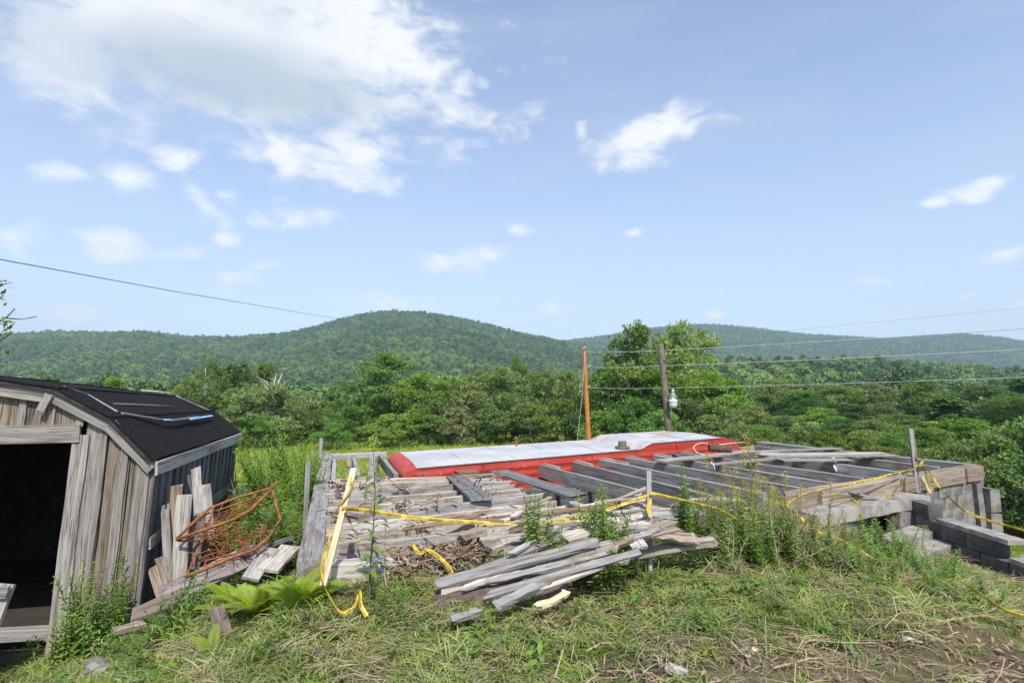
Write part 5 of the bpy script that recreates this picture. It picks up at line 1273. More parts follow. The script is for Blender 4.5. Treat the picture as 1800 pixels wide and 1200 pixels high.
tape([sl('r', .58), sl('r', .50)+Vector((.09, 0, .03)), sl('r', .42)+Vector((.02, -.02, 0)), sl('r', .36)+Vector((.14, -.02, 0)), Py(1655, 860, 8.6), Py(1690, 893, 8.2), Py(1725, 910, 7.9), Py(1762, 921, 7.6), Py(1830, 940, 7.2)], 'caution tape running from the tall stake down over the dark side wall', .05, .6, 8, .2)
tape([sl('r', .44)+Vector((-.02, -.02, 0)), Py(1594, 834, 8.4), Py(1586, 846, 8.2), Py(1584, 862, 8.1), Py(1572, 870, 7.9), Py(1552, 872, 7.7)], 'caution tape hanging over the brown sill left of the tall stake', .05, .5, 9, 0)
tape([Py(1382, 886, 6.3), Py(1410, 912, 6.2), Py(1440, 935, 6.1), Py(1475, 948, 5.9), Py(1510, 968, 5.7), Py(1552, 990, 5.5)], 'slack caution tape trailing down the weeds before the porch slab', .055, .8, 10, .3)
tape([Py(1493, 866, 7.2), Py(1497, 876, 7.1), Py(1506, 884, 7.0), Py(1498, 888, 6.95)], 'crumpled caution tape scrap on the slab under the leaning batten', .05, .5, 11, 0)
tape([Py(1690, 1022, 4.6), Py(1735, 1052, 4.4), Py(1770, 1072, 4.3), Py(1830, 1092, 4.2)], 'caution tape half hidden in dry grass right of the bare soil', .045, .5, 12, .6)
tape([sl('r', .47)+Vector((.03, -.01, 0)), sl('r', .40)+Vector((.06, -.03, 0)), sl('r', .30)+Vector((.10, -.02, 0)), Py(1632, 850, 8.65), Py(1640, 862, 8.6)], 'doubled caution tape bundle knotted on the tall stake', .05, 1.2, 13, .2)
tape([Py(905, 975, 4.75), Py(915, 972, 4.72), Py(928, 973, 4.72), Py(940, 966, 4.78)], 'caution tape scrap caught on the whitish heap boards', .04, .5, 14, .4)

# ------------------------------------------------------------------ pipe, hose, stones and scraps
mb = MB(); a, b = Pz(1246, 786, .46), Pz(1290, 790, .42); L = Vector((b.x-a.x, b.y-a.y, b.z-a.z))
mb.tube([(0, 0, 0), L*.9], .075, 14, False); mb.tube([(0, 0, 0), L*.9], .062, 14, False); o = mb.build('pipe', MATS['pipe'], None, True); o.location = a; tag(o, 'rusty brown pipe lying beside the red trailer', 'pipe')
P = [Pz(1238, 799, .42), Pz(1227, 796, .44), Pz(1221, 791, .46), Pz(1219, 786, .48), Pz(1222, 782, .50), Pz(1229, 779, .51), Pz(1237, 778, .52), Pz(1246, 780, .51), Pz(1258, 782, .5), Pz(1275, 780, .5), Pz(1292, 778, .49), Pz(1310, 777, .48)]
mb = MB(); mb.tube([p-P[0] for p in P], .007, 6); o = mb.build('hose', MATS['white_plastic'], None, True); o.location = P[0]; tag(o, 'thin white hose curled beside the rusty pipe', 'hose')
P = [Pz(1243, 816, .36), Pz(1250, 812, .42), Pz(1255, 818, .36), Pz(1257, 830, .25)]
mb = MB(); mb.tube([p-P[0] for p in P], .010, 6); o = mb.build('cable', MATS['white_plastic'], None, True); o.location = P[0]; tag(o, 'short white cable hanging between two grey joists', 'cable')
def rock(name, p, sx, sy, sz, mat, label, seed, cat='stone'):
    bm = bmesh.new(); bmesh.ops.create_icosphere(bm, subdivisions=3, radius=1); r = random.Random(seed); w_ = [Vector((r.uniform(-1, 1), r.uniform(-1, 1), r.uniform(-1, 1))).normalized() for _ in range(12)]
    for v in bm.verts:
        c = v.co.normalized()
        for d in w_:
            k = c.dot(d)
            if k > .5: v.co -= d*(v.co.dot(d)-.5)*.95
        v.co += c*.04*math.sin(c.x*9+c.y*7+c.z*11+seed)
        v.co = Vector((v.co.x*sx, v.co.y*sy, v.co.z*sz))
    me = bpy.data.meshes.new(name); bm.to_mesh(me); bm.free(); o = link(name, me, MATS[mat]); o.location = p; o.rotation_euler = (r.uniform(-.1, .1), r.uniform(-.1, .1), r.uniform(0, 3)); return tag(o, label, cat)
def onG(px, py):
    z = 0.
    for _ in range(12): p = Pz(px, py, z); z = .5*z+.5*g1(p.x, p.y)
    return Vector((p.x, p.y, z))
p = onG(172, 1185); rock('rock', p+Vector((0, 0, .05)), .16, .13, .06, 'stone', 'flat grey stone lying in the weeds before the shed', 1)
p = onG(1190, 1182); rock('rock', p+Vector((0, 0, .015)), .10, .08, .035, 'white_stone', 'pale stone sunk in the bare soil', 2)
p = onG(1326, 1142); rock('litter_scrap', p+Vector((0, 0, .01)), .030, .022, .012, 'white_plastic', 'larger white scrap of litter on the bare soil', 3, 'litter')
p = onG(1314, 1155); rock('litter_scrap', p+Vector((0, 0, .01)), .022, .02, .012, 'white_plastic', 'smaller white scrap of litter beside the larger one', 4, 'litter')
p = onG(1600, 1129); rock('plastic_piece', p+Vector((0, 0, .02)), .085, .03, .015, 'white_plastic', 'long white plastic piece on the dry grass', 5, 'litter')
rock('glove', Pz(1188, 800, .38), .10, .05, .05, 'glove_blue', 'dark blue rag on a joist end beside the trailer', 6, 'rag')
rock('insulation_scrap', Pz(1200, 858, .2), .10, .06, .04, 'insulation', 'pink scrap of insulation between the grey joists', 7, 'insulation')
rock('rock', Py(575, 1030, 4.36)+Vector((0, .05, -.02)), .17, .12, .09, 'stone', 'rounded stone under the near end of the left beam', 8)

# ------------------------------------------------------------------ plants
def leaf_strip(L, w, droop, seg=3):
    """lance-shaped leaf along +X, drooping"""
    v = []; f = []
    prof_ = [0.15, 1.0, .8, .0] if seg == 3 else [0.15, .85, 1.0, .7, .0]
    x = z = 0.; an = .35
    for i in range(seg+1):
        ww = w*prof_[i]*.5; v += [(x, -ww, z+ww*.25), (x, ww, z+ww*.25)]
        x += L/seg*math.cos(an); z += L/seg*math.sin(an); an -= droop/seg
    for i in range(seg): f.append((i*2, i*2+1, i*2+3, i*2+2))
    return np.array(v), np.array(f)
def rotm(az, tilt=0., roll=0.):
    return np.array(Matrix.Rotation(az, 3, 'Z') @ Matrix.Rotation(-tilt, 3, 'Y') @ Matrix.Rotation(roll, 3, 'X'))
def make_stem(seed, h, nleaf, L, w, droop=1.2, z0=.1, rad=.006, bend=.12, shrink=.6, flower=None, smat='weed_stem', lmat='weed_leaf', tilt=.5, nfl=0):
    """returns list of (part name, mesh, material, kind)"""
    r = random.Random(seed); pts = []; x = y = 0; bx, by = r.uniform(-bend, bend), r.uniform(-bend, bend)
    for i in range(7): t = i/6; pts.append(Vector((bx*t*t*h, by*t*t*h, h*t)))
    mb = MB(); mb.tube(pts, [rad*(1-.75*i/6) for i in range(7)], 5, False); out = [('stem', mb.mesh('stem', True), smat, None)]
    Vs = []; Fs = []; n = 0; az = r.uniform(0, 6)
    for k in range(nleaf):
        t = z0+(1-z0)*(k+.5)/nleaf; j = min(5, int(t*6)); p = pts[j].lerp(pts[j+1], t*6-j); az += 2.4+r.uniform(-.3, .3)
        s_ = (1-shrink*t)*r.uniform(.75, 1.2); v, f = leaf_strip(L*s_, w*s_, droop*r.uniform(.6, 1.4)); v = v@rotm(az, tilt*r.uniform(.3, 1.3), r.uniform(-.4, .4)).T+np.array(p)
        Vs.append(v); Fs.append(f+n); n += len(v)
    if Vs: out.append(('leaves', fast_mesh('leaves', np.concatenate(Vs), np.concatenate(Fs)), lmat, 'stuff'))
    if flower:
        P = []
        for k in range(nfl):
            t = r.random(); a = r.uniform(0, 6.28); L2 = h*.10*(1-t*.7); q = r.random(); p = pts[-1]+Vector((math.cos(a)*L2*q, math.sin(a)*L2*q, h*(-.14+.18*t)+.02*q)); P.append(tuple(p))
        v, f = leaves_at(np.array(P), .011, .5, 1.5, seed); out.append(('flowers', fast_mesh('flowers', v, f), flower, 'stuff'))
    return out
def dry_stem(seed, h):
    r = random.Random(seed); mb = MB(); pts = [Vector((0, 0, 0))]; d = Vector((r.uniform(-.3, .3), r.uniform(-.3, .3), 1)).normalized()
    for i in range(6): d = (d+Vector((r.uniform(-.15, .15), r.uniform(-.15, .15), 0))).normalized(); pts.append(pts[-1]+d*h/6)
    mb.tube(pts, [.006, .0055, .005, .0045, .004, .003, .0015], 5, False)
    for k in range(9):
        j = r.randint(2, 5); p = pts[j]; q = Vector((r.uniform(-1, 1), r.uniform(-1, 1), r.uniform(.2, 1.2))).normalized()*h*r.uniform(.06, .2); mb.tube([p, p+q*.5, p+q+Vector((0, 0, -.02))], [.003, .002, .001], 4, False)
    return [('stem', mb.mesh('stem', True), 'dead_stem', None)]
SK = {'leafy': [make_stem(400+i, 1.0, 66, .15, .036, 1.3, .06, .006, .15) for i in range(4)],
      'willowy': [make_stem(410+i, 1.0, 120, .17, .034, 1.3, .04, .006, .18, lmat='tall_weed_leaf') for i in range(4)],
      'golden': [make_stem(420+i, 1.0, 56, .11, .022, 1.3, .10, .005, .15, flower='goldenrod_flower', nfl=110) for i in range(3)],
      'fresh': [make_stem(430+i, .5, 22, .14, .034, 1.4, .05, .005, .25, .5, lmat='broad_leaf') for i in range(4)],
      'dry': [dry_stem(440+i, 1.0) for i in range(4)]}
def weed(base, h, n, kind, label, spread=.12, group='weeds growing through the wreckage', name='weed', tiltmax=.15, mix=None):
    root = empty(name, base); tag(root, label, 'weed', group)
    if kind == 'willowy': n = int(n*1.9)
    elif kind in ('leafy', 'golden') and n > 2: n = int(n*1.9); h *= 1.12; spread *= 1.15
    for i in range(n):
        kk = kind if not mix or rnd.random() > .35 else mix
        st_ = rnd.choice(SK[kk]); a = rnd.uniform(0, 6.28); d = spread*math.sqrt(rnd.random())*(n > 1)
        hh = h*rnd.uniform(.65, 1.0) if i else h
        par = None
        for (nm, me, mt, kd) in st_:
            o = link(nm, me, MATS[mt], root if par is None else par)
            if par is None:
                par = o; o.location = (math.cos(a)*d, math.sin(a)*d, -.02); o.rotation_euler = (rnd.uniform(-tiltmax, tiltmax), rnd.uniform(-tiltmax, tiltmax), rnd.uniform(0, 6.28))
                k = hh/(1.0 if kk != 'fresh' else .5); o.scale = (k*.5+.5 if kk != 'fresh' else k, k*.5+.5 if kk != 'fresh' else k, k)
            if kd: tag(o, kind=kd)
    return root
def weed_px(px, top, Yd, n, kind, label, spread=.12, zb=None, **kw):
    p = Py(px, top, Yd); g = g1(p.x, p.y) if zb is None else zb
    return weed(Vector((p.x, Yd, g-.02)), max(.15, p.z-g), n, kind, label, spread, **kw)
TW_ = 'tall weeds between shed and frame'
for (px, top, Yd, n, sp_, lb) in [(484, 752, 8.6, 16, .30, 'tallest bright green weed clump between shed and left beam'), (524, 786, 8.0, 13, .26, 'bright green weed clump touching the thin grey stake'), (452, 806, 8.3, 10, .3, 'weed clump left of the tallest one, above the bed springs'),
        (546, 784, 9.4, 9, .25, 'weed clump beside the far part of the left beam'), (500, 846, 6.9, 12, .22, 'lower weed clump behind the upper tip of the bed springs'), (428, 826, 9.0, 7, .3, 'weeds at the far corner of the shed'), (515, 880, 6.3, 8, .2, 'weeds right of the rusty bed strut'), (420, 905, 6.7, 7, .2, 'weeds growing up through the bed springs')]:
    weed_px(px, top, Yd, n, 'willowy', lb, sp_, group=TW_)
for (px, top, Yd, n, lb) in [(455, 790, 8.2, 4, 'dead brown stalks in front of the tall weed clump'), (495, 900, 6.4, 5, 'dead stalks right of the bed springs'), (525, 880, 6.2, 4, 'dead stalks beside the left beam'), (470, 905, 6.2, 5, 'dry stalks inside the bed frame')]:
    weed_px(px, top, Yd, n, 'dry', lb, .18, group=TW_, tiltmax=.5)
HEAP = 'weeds growing through the wreckage'
for (px, top, Yd, n, kind, sp_, lb, zb) in [
    (945, 868, 4.75, 6, 'leafy', .07, 'leafy green weed before the split sill', .1), (985, 918, 4.65, 4, 'leafy', .06, 'small leafy weed right of the one before the split sill', .1), (1045, 856, 4.85, 6, 'leafy', .08, 'leafy weed standing among the heap left of the stake', .15),
    (1075, 888, 4.7, 7, 'leafy', .09, 'dense leafy weed next to the plank heap stake', .12), (1060, 930, 4.6, 6, 'leafy', .09, 'short leafy weed under the white offcut', .08), (1205, 820, 5.6, 3, 'leafy', .10, 'leafy stem standing before the grey joists', .2), (1225, 862, 5.4, 4, 'leafy', .12, 'weed tuft right behind the drooping tape', .2),
    (1255, 852, 5.7, 5, 'golden', .2, 'goldenrod clump between the tape and the joists', .15), (1290, 806, 6.0, 4, 'golden', .2, 'taller goldenrod clump over the grey joists', .15), (1325, 842, 5.9, 6, 'golden', .25, 'goldenrod thicket in the middle of the debris', .1), (1362, 838, 6.1, 5, 'golden', .25, 'goldenrod thicket near the brown sill end', .1),
    (1300, 872, 5.6, 8, 'leafy', .25, 'green weed thicket left of the dry stalk fan', .05), (1345, 880, 5.6, 8, 'leafy', .25, 'green weed thicket under the dry stalk fan', .05), (1275, 900, 5.4, 8, 'leafy', .2, 'low weed thicket at the end of the lying post', .05), (1390, 895, 5.7, 6, 'leafy', .2, 'weeds left of the porch slab', .05),
    (1450, 838, 6.5, 2, 'golden', .06, 'two goldenrod stems before the brown sill', .05), (1480, 880, 6.3, 3, 'golden', .2, 'thin goldenrod before the porch slab', .0), (1600, 905, 6.7, 2, 'golden', .1, 'pale goldenrod stem before the block pier', -.2), (1520, 905, 6.0, 4, 'leafy', .25, 'straggling weeds before the dark gap under the slab', -.1), (1570, 930, 5.8, 4, 'leafy', .25, 'straggling weeds by the concrete steps', -.15),
    (1420, 925, 5.4, 7, 'leafy', .3, 'weeds on the bank left of the trailing tape', .0), (1322, 766, 7.0, 2, 'golden', .05, 'tallest goldenrod stem in full yellow flower beside the trailer end', .1)]:
    weed_px(px, top, Yd, n, kind, lb, sp_, zb, group=HEAP)
for (px, top, Yd, n, sp_, lb, zb) in [(1385, 850, 5.9, 7, .2, 'fan of bleached dry stalks before the brown sill', .05), (1330, 855, 5.8, 6, .25, 'dry stalks sticking out of the goldenrod thicket', .05), (1120, 880, 4.9, 4, .15, 'dry stalks crossing the plank heap stake', .15), (1440, 915, 5.3, 5, .2, 'dry stalks leaning over the bank', .0), (1690, 985, 4.9, 9, .15, 'bundle of bleached stalks above the dry grass', -.25), (735, 905, 4.75, 3, .1, 'thin dry stalks before the rotten sill', .05), (880, 905, 4.6, 3, .15, 'thin dry stalks before the split sill', .05), (1620, 960, 5.4, 5, .3, 'dry stalks lying over the concrete steps', -.2)]:
    weed_px(px, top, Yd, n, 'dry', lb, sp_, zb, group=HEAP, tiltmax=.55)
for (px, top, Yd, n, kd, sp_, lb) in [(1455, 925, 5.3, 6, 'leafy', .3, 'weed thicket on the bank before the porch slab'), (1500, 945, 5.2, 6, 'leafy', .3, 'weed thicket around the trailing tape end'), (1545, 950, 5.5, 5, 'leafy', .3, 'weed thicket left of the concrete steps'), (1590, 985, 5.0, 5, 'leafy', .3, 'low weeds below the concrete steps'), (1640, 990, 5.1, 5, 'leafy', .3, 'low weeds before the foot of the dark side wall'), (1480, 915, 5.4, 5, 'dry', .3, 'dry stalks before the gap under the slab'), (1550, 975, 5.0, 6, 'dry', .3, 'dry stalks around the tape end on the bank'), (1660, 1000, 4.8, 5, 'dry', .25, 'dry stalks left of the bleached bundle'), (1740, 1010, 4.7, 6, 'dry', .3, 'dry stalks right of the bleached bundle'), (1700, 1020, 4.6, 5, 'leafy', .25, 'weeds under the bleached stalk bundle'), (1405, 845, 6.0, 10, 'dry', .3, 'thicket of dry brush at the left end of the brown sill'), (1435, 880, 5.8, 9, 'dry', .3, 'dry brush tangled with the slack tape'), (1360, 870, 5.5, 9, 'dry', .3, 'dry brush in front of the goldenrod thicket'), (1470, 930, 5.2, 9, 'dry', .35, 'dry brush spilling down the bank below the slab'), (1530, 950, 5.1, 9, 'dry', .35, 'dry brush on the bank below the dark gap'), (1610, 975, 4.9, 9, 'dry', .35, 'dry brush on the bank below the concrete steps'), (1290, 905, 5.1, 8, 'dry', .3, 'dry brush right of the lying post'), (1565, 915, 5.9, 7, 'leafy', .3, 'tall weeds hiding the foot of the block pier'), (1650, 950, 5.4, 7, 'leafy', .3, 'tall weeds in the corner of the dark side wall')]:
    weed_px(px, top, Yd, n, kd, lb, sp_, group=HEAP, tiltmax=.6 if kd == 'dry' else .3)
BANK = 'fresh weeds on the bank'
r = random.Random(77)
BL = [(1130, 985), (1165, 978), (1195, 985), (1230, 975), (1262, 985), (1290, 970), (1180, 1005), (1225, 1005), (1275, 1010), (1090, 1005), (1320, 990), (1350, 1000), (1120, 1025)]
for (px, py) in BL:
    p = onG(px, py); weed(p, r.uniform(.24, .36), 13, 'fresh', 'low leafy green weed on the bank below the plank heap', .11, BANK, 'weed', .35)
for (px, py, h, n, lb) in [(205, 1160, .2, 8, 'low leafy weed beside the flat grey stone'), (230, 1195, .2, 7, 'low leafy weed in front of the flat grey stone'), (300, 1120, .28, 8, 'broad-leaved weed before the half-buried board'), (335, 1085, .3, 7, 'broad-leaved weed left of the fern'), (270, 1145, .2, 7, 'leafy weed between the flat stone and the fern'), (60, 1165, .18, 8, 'leafy weed before the shed doorway'), (20, 1150, .18, 6, 'leafy weed below the propped panel'), (130, 1130, .18, 7, 'leafy weed at the foot of the door jamb'), (165, 1110, .25, 6, 'leafy weed against the shed front'), (560, 1095, .12, 5, 'small leafy weed below the left beam stone'), (690, 1080, .14, 5, 'small leafy weed left of the heap'), (1240, 1110, .16, 6, 'dark leafy weed by the edge of the bare soil'), (1000, 1090, .13, 6, 'low leafy weed below the heap')]:
    weed(onG(px, py), h*1.4, n+5, 'fresh', lb, .14, 'low weeds near the shed and heap', 'weed', .35)
for (px, top, Yd, n, kd, lb) in [(150, 985, 5.1, 4, 'leafy', 'weed climbing up the shed front beside the door jamb'), (206, 985, 5.15, 4, 'leafy', 'weed hanging before the shed front boards'), (185, 1030, 5.05, 6, 'leafy', 'short weed thicket at the foot of the shed boards'), (120, 1050, 5.0, 5, 'leafy', 'weed at the foot of the door jamb'), (170, 980, 5.1, 3, 'dry', 'dry stalks before the shed front')]:
    weed_px(px, top, Yd, n, kd, lb, .08, group='weeds against the shed front', tiltmax=.3)
# tall reddish weed in front of the pale joists: every leaf its own
hb = onG(648, 1015); hb = Vector((Py(650, 1012, 4.25).x, 4.25, g1(Py(650, 1012, 4.25).x, 4.25))); htop = Py(656, 790, 4.3)
ht = empty('tall_weed', hb); tag(ht, 'tall reddish-stemmed weed with long leaves standing before the pale joists', 'weed')
pts = [Vector((0, 0, 0)), Vector((.0, .01, .25)), Vector((.012, .02, .5)), Vector((.02, .03, .8)), (htop-hb)]
mb = MB(); mb.tube(pts, [.008, .007, .006, .005, .003], 6, False); mb.build('stem', MATS['red_brown_timber'], ht, True)
v, f = leaf_strip(.20, .045, 1.5, 4); hl = fast_mesh('leaf', v, f); hl.materials.append(MATS['leaf_mid'])
az = .4; r = random.Random(5); zmax = (htop-hb).z
for k in range(34):
    t = .20+.72*k/33; j = min(3, int(t*4)); p = pts[j].lerp(pts[j+1], t*4-j); az += 2.39
    o = link('leaf', hl, None, ht); o.location = p; o.rotation_euler = (r.uniform(-.3, .3), -r.uniform(-.1, .3), az); s_ = r.uniform(.7, 1.05)*(1-.35*abs(t-.45)); o.scale = (s_, s_, s_)
mb = MB(); P = []
for k in range(16):
    a = k*2.4; q = Vector((math.cos(a)*.05*(.3+k/16), math.sin(a)*.05*(.3+k/16), .03+.07*(1-k/16))); mb.tube([pts[-1], pts[-1]+q], [.003, .002], 4, False)
    for m_ in range(7): P.append(tuple(pts[-1]+q*(.5+m_*.09)+Vector((r.uniform(-.008, .008), r.uniform(-.008, .008), .004))))
v, f = leaves_at(np.array(P), .016, .4, 1.5, 3); tag(link('buds', fast_mesh('buds', v, f), MATS['fern_leaf'], ht), kind='stuff')
tw = weed_px(690, 880, 4.35, 1, 'dry', 'thin dry weed right of the tall reddish-stemmed weed', .02, .02, group=HEAP, tiltmax=.05)

# ferns: every frond a part
def frond_mesh(L, seed):
    r = random.Random(seed); Vs = []; Fs = []; n = 0; pts = []; x = z = 0.; an = 1.3
    K = 22
    for i in range(K+1): pts.append((x, z, an)); x += L/K*math.cos(an); z += L/K*math.sin(an); an -= 1.15/K
    for i in range(2, K+1):
        t = i/K; ln = L*.24*math.sin(math.pi*min(1, (t*.92+.10)))**.8*(1-.15*t)+.006
        for sd_ in (-1, 1):
            px_, pz_, a_ = pts[i]; v, f = leaf_strip(ln, .017+ln*.05, .7, 3); v = v@rotm(sd_*(1.25-.45*t), -.1, 0).T
            v = v@np.array(Matrix.Rotation(-a_*.9, 3, 'Y')).T + np.array((px_, 0, pz_)); Vs.append(v); Fs.append(f+n); n += len(v)
    rs = np.array([(p[0], s_*.003, p[1]) for p in pts for s_ in (-1, 1)]); rf_ = np.array([(i*2, i*2+1, i*2+3, i*2+2) for i in range(K)])
    Vs.append(rs); Fs.append(rf_+n); return fast_mesh('frond', np.concatenate(Vs), np.concatenate(Fs))
FR_ = [frond_mesh(.52, 1), frond_mesh(.62, 2), frond_mesh(.45, 3)]
for m_ in FR_: m_.materials.append(MATS['fern_leaf'])
for (px, py, n, sc_, lb) in [(455, 1092, 34, .76, 'large yellow-green fern growing before the left beam'), (524, 1075, 18, .72, 'smaller fern beside the foundation stone'), (408, 1085, 18, .72, 'fern at the edge of the pink-painted board'), (375, 1150, 4, .55, 'single low fern tuft in the cut grass')]:
    p = onG(px, py); ro = empty('fern', p-Vector((0, 0, .02))); tag(ro, lb, 'fern', 'ferns by the shed')
    for i in range(n):
        o = link('frond', FR_[i % 3], None, ro); s_ = sc_*rnd.uniform(.75, 1.1); o.scale = (s_, s_, s_); o.rotation_euler = (rnd.uniform(-.25, .25), rnd.uniform(-.25, .3), 6.283*i/n+rnd.uniform(-.3, .3))

# ------------------------------------------------------------------ ground cover: cut grass, straw, small leaves, wood litter
def tuft(seed, nb, L, w, flat, spread):
    r = random.Random(seed); Vs = []; Fs = []; n = 0
    for i in range(nb):
        l = L*r.uniform(.5, 1.2); v, f = leaf_strip(l, w*r.uniform(.7, 1.3), r.uniform(.8, 2.4), 3)
        v = v@rotm(r.uniform(0, 6.28), r.uniform(.1, 1.15)*(1-flat)-.25*flat, r.uniform(-.5, .5)).T + np.array((r.gauss(0, spread), r.gauss(0, spread), r.uniform(0, .015)))
        Vs.append(v); Fs.append(f+n); n += len(v)
    return fast_mesh('tuft', np.concatenate(Vs), np.concatenate(Fs))
def straw_bits(seed, nb, L):
    r = random.Random(seed); mb = MB()
    for i in range(nb):
        a = r.uniform(0, 6.28); d = Vector((math.cos(a), math.sin(a), r.uniform(-.05, .16))); l = L*r.uniform(.4, 1.2); p = Vector((r.gauss(0, .05), r.gauss(0, .05), r.uniform(.005, .03)))
        q = p+d*l*.5+Vector((r.uniform(-.03, .03), r.uniform(-.03, .03), r.uniform(0, .02))); mb.tube([p, q, p+d*l+Vector((r.uniform(-.03, .03), r.uniform(-.03, .03), 0))], r.uniform(.0008, .0022), 3, False)
    return mb.mesh('straw_bits')
def region(n, x0, x1, y0, y1, dens, seed):
    r = np.random.default_rng(seed); x = r.uniform(x0, x1, n); y = r.uniform(y0, y1, n); fd = (x-A0.x)*n_ad.x+(y-A0.y)*n_ad.y
    d = dens(x, y); shed_ = ((x-S0.x)*eu.x+(y-S0.y)*eu.y < .05) & ((x-S0.x)*ev.x+(y-S0.y)*ev.y > -.02)
    frm = (fd > -.10) & ((x-A0.x)*n_ab.x+(y-A0.y)*n_ab.y > -.12) & ~((x > .7) & (x < 3.4) & (fd < .6) & (r.random(n) < .6))
    wall = (x > 5.42) & (y > 4.3)
    k = (r.random(n) < d) & ~shed_ & ~frm & ~wall; x, y = x[k], y[k]
    return np.stack([x, y, G(x, y)], 1), r
def bare(x, y):                                  # how bare the soil is: 1 on the open patch at the right, less elsewhere
    e = np.exp(-(((x-2.1)/2.1)**2+((y-3.2)/.66)**2)) + .55*np.exp(-(((x-3.4)/1.0)**2+((y-3.9)/.5)**2)); nz = .5+.5*np.sin(x*4.1+y*2.3)*np.sin(y*5.3-x*1.7)
    return np.clip(e*1.15+.25*nz*e, 0, 1)
TF_ = [(tuft(500+i, 46, .13, .0065, .35, .045), MATS['grass_blade']) for i in range(5)]
pts_, r = region(12500, -5.5, 7.5, 1.2, 8.5, lambda x, y: (1-.93*bare(x, y))*np.where(y > 6, .45, 1), 1); n = len(pts_); s_ = r.uniform(.55, 1.35, n)
scatter('cut_grass', TF_, pts_, np.stack([r.normal(0, .25, n), r.normal(0, .25, n), r.uniform(0, 6.28, n)], 1), np.stack([s_, s_, s_*r.uniform(.5, 1.1, n)], 1), r.integers(0, 5, n), 'matted cut grass on the foreground bank', 'grass')
DF_ = [(tuft(520+i, 26, .16, .005, .85, .06), MATS['straw']) for i in range(4)]+[(straw_bits(530+i, 9, .26), MATS['straw']) for i in range(4)]
pts_, r = region(7000, -5.5, 7.5, 1.2, 7.5, lambda x, y: np.clip(.66-.30*bare(x, y)+.3*np.sin(x*2.2+1)*np.sin(y*3.1), .1, 1)*np.where(x < -2.5, .4, 1), 2); n = len(pts_); s_ = r.uniform(.6, 1.5, n)
scatter('dry_grass', DF_, pts_+np.array([0, 0, .015]), np.stack([r.normal(0, .15, n), r.normal(0, .15, n), r.uniform(0, 6.28, n)], 1), np.stack([s_, s_, s_*.8], 1), r.integers(0, 8, n), 'dry straw strewn over the cut grass and soil', 'straw')
BF_ = [(tuft(540+i, 11, .085, .026, .45, .04), MATS['broad_leaf']) for i in range(4)]
pts_, r = region(6500, -5.5, 7.5, 1.2, 7.5, lambda x, y: (1-bare(x, y))*np.clip(.35+.6*np.sin(x*1.7+2)*np.sin(y*2.3), .06, .9)+.5*(x < -2.0), 3); n = len(pts_); s_ = r.uniform(.5, 1.4, n)
scatter('low_weeds', BF_, pts_, np.stack([r.normal(0, .2, n), r.normal(0, .2, n), r.uniform(0, 6.28, n)], 1), np.stack([s_, s_, s_], 1), r.integers(0, 4, n), 'small broad-leaved weeds mixed into the cut grass', 'weeds')
LF_ = [(tuft(560+i, 8, .05, .02, .9, .05), MATS['dead_leaf']) for i in range(3)]
pts_, r = region(2600, -5.5, 7.5, 1.2, 7.5, lambda x, y: .25+.6*bare(x, y), 4); n = len(pts_); s_ = r.uniform(.5, 1.3, n)
scatter('leaf_litter', LF_, pts_+np.array([0, 0, .008]), np.stack([r.normal(0, .3, n), r.normal(0, .3, n), r.uniform(0, 6.28, n)], 1), np.stack([s_, s_, s_], 1), r.integers(0, 3, n), 'brown dead leaves lying on the soil and grass', 'leaf litter')
# splinters and rot in the sill and on the heap
def chips(seed):
    r = random.Random(seed); mb = MB()
    for i in range(9):
        a = r.uniform(0, 6.28); l = r.uniform(.03, .12); w_ = r.uniform(.006, .02); d = Vector((math.cos(a), math.sin(a), r.uniform(-.2, .35))); s2 = Vector((-d.y, d.x, 0)); p = Vector((r.gauss(0, .05), r.gauss(0, .05), r.uniform(0, .04)))
        mb.hexa([p, p+d*l, p+d*l+s2*w_, p+s2*w_]+[q+Vector((0, 0, .006)) for q in (p, p+d*l, p+d*l+s2*w_, p+s2*w_)])
    return mb.mesh('chips')
cps = [(chips(600+i), MATS['rotten_timber'] if i % 2 else MATS['brown_timber']) for i in range(4)]+[(straw_bits(610, 9, .18), MATS['dead_stem'])]
rr = np.random.default_rng(8); cp_ = []
for i in range(420):
    px = rr.uniform(690, 850); t = ad_px(px); p = on_ad(t, .11+rr.uniform(-.02, .06))+n_ad*rr.uniform(-.14, .16); cp_.append(tuple(p))
for i in range(45):
    a_, b_ = LJ[rr.integers(0, len(LJ))]; t = rr.random(); p = Pz(a_[0]+(b_[0]-a_[0])*t, a_[1]+(b_[1]-a_[1])*t, ZF+.005); cp_.append((p.x+rr.normal(0, .02), p.y+rr.normal(0, .02), p.z))
for i in range(420):
    px = rr.uniform(985, 1380); t = ad_px(px); p = on_ad(t)+n_ad*rr.uniform(-.3, .65); cp_.append((p.x, p.y, g1(p.x, p.y)+rr.uniform(0, .05)))
cp_ = np.array(cp_); n = len(cp_); s_ = rr.uniform(.6, 1.3, n)
scatter('wood_litter', cps, cp_, np.stack([rr.normal(0, .3, n), rr.normal(0, .3, n), rr.uniform(0, 6.28, n)], 1), np.stack([s_, s_, s_], 1), rr.integers(0, 5, n), 'rotten wood splinters and twigs along the broken sill', 'wood litter')
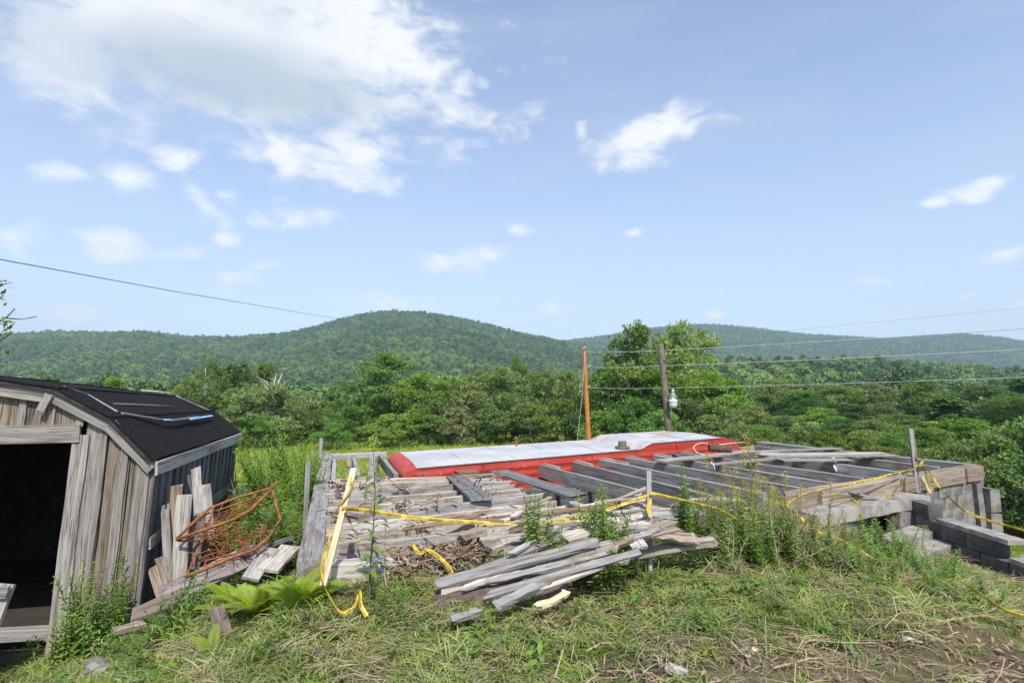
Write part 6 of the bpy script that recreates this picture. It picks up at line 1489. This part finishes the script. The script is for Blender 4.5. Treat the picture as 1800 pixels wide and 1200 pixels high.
# longer dead stalks lying on the grass
for i, (a, b) in enumerate([((975, 1198), (1002, 1108)), ((1455, 1022), (1545, 1002)), ((1495, 1032), (1560, 1020)), ((700, 1148), (790, 1162)), ((860, 1168), (925, 1160)), ((760, 1178), (830, 1184)), ((1360, 1180), (1480, 1166)), ((1325, 1030), (1385, 960)), ((590, 1196), (650, 1206)), ((1640, 1098), (1790, 1092)), ((1030, 1150), (1080, 1140)), ((1560, 1056), (1650, 1060))]):
    p, q = onG(*a)+Vector((0, 0, .02)), onG(*b)+Vector((0, 0, .035)); mb = MB(); m_ = (q-p)*.5+Vector((.01, .01, .02)); mb.tube([(0, 0, 0), m_, q-p], [.006, .005, .003], 6)
    o = mb.build('dead_stalk', MATS['dead_stem'], None, True); o.location = p; tag(o, 'long dry stalk lying on the cut grass', 'stalk', 'dry stalks lying about')
# meadow and lawn blades
MF_ = [(tuft(570+i, 30, .42, .02, .0, .16), MATS['field_blade']) for i in range(4)]
r = np.random.default_rng(9); n = 15000; y = 21+47*r.random(n)**1.3; x = r.uniform(-.75, .95, n)*y
k = ~((y > 23.6-.02*x) & (y < 28.2-.02*x)); x, y = x[k], y[k]; n = len(x); s_ = r.uniform(.5, 1.3, n)*(.7+.012*y)
scatter('meadow_grass', MF_, np.stack([x, y, G(x, y)-.03], 1), np.stack([r.normal(0, .1, n), r.normal(0, .1, n), r.uniform(0, 6.28, n)], 1), np.stack([s_, s_, s_], 1), r.integers(0, 4, n), 'bright tall grass of the meadow beyond the road', 'grass')
WF_ = [(tuft(580+i, 40, .10, .008, .1, .10), MATS['field_blade']) for i in range(3)]
n = 9000; x = r.uniform(5.9, 19, n); y = r.uniform(6, 20, n); s_ = r.uniform(.6, 1.2, n)
k = ((x-D0.x)*1.0 > (y-D0.y)*.1+.5) | (y < 8); x, y, s_ = x[k], y[k], s_[k]; n = len(x)
scatter('lawn_grass', WF_, np.stack([x, y, G(x, y)], 1), np.stack([r.normal(0, .1, n), r.normal(0, .1, n), r.uniform(0, 6.28, n)], 1), np.stack([s_, s_, s_], 1), r.integers(0, 3, n), 'short lawn grass below the broken corner', 'grass')

# ------------------------------------------------------------------ summer haze over the valley
mb = MB(); mb.box((-7200, -3400, -16), (7200, 3200, 240)); hz_ = mb.mesh('haze')
hmx = bpy.data.materials.new('haze_air'); hmx.use_nodes = True; hmx.node_tree.nodes.clear(); b = NB(hmx.node_tree)
out = b.n('ShaderNodeOutputMaterial'); vol = b.n('ShaderNodeVolumePrincipled'); vol.inputs['Density'].default_value = .00027; vol.inputs['Color'].default_value = (.60, .82, .96, 1); vol.inputs['Anisotropy'].default_value = .0
hmx.node_tree.links.new(vol.outputs[0], out.inputs['Volume'])
tag(link('haze', hz_, hmx), 'thin pale summer haze in the valley air', 'haze', kind='stuff')
scene.cycles.max_bounces = 6
scene.cycles.volume_bounces = 0
scene.cycles.transparent_max_bounces = 8
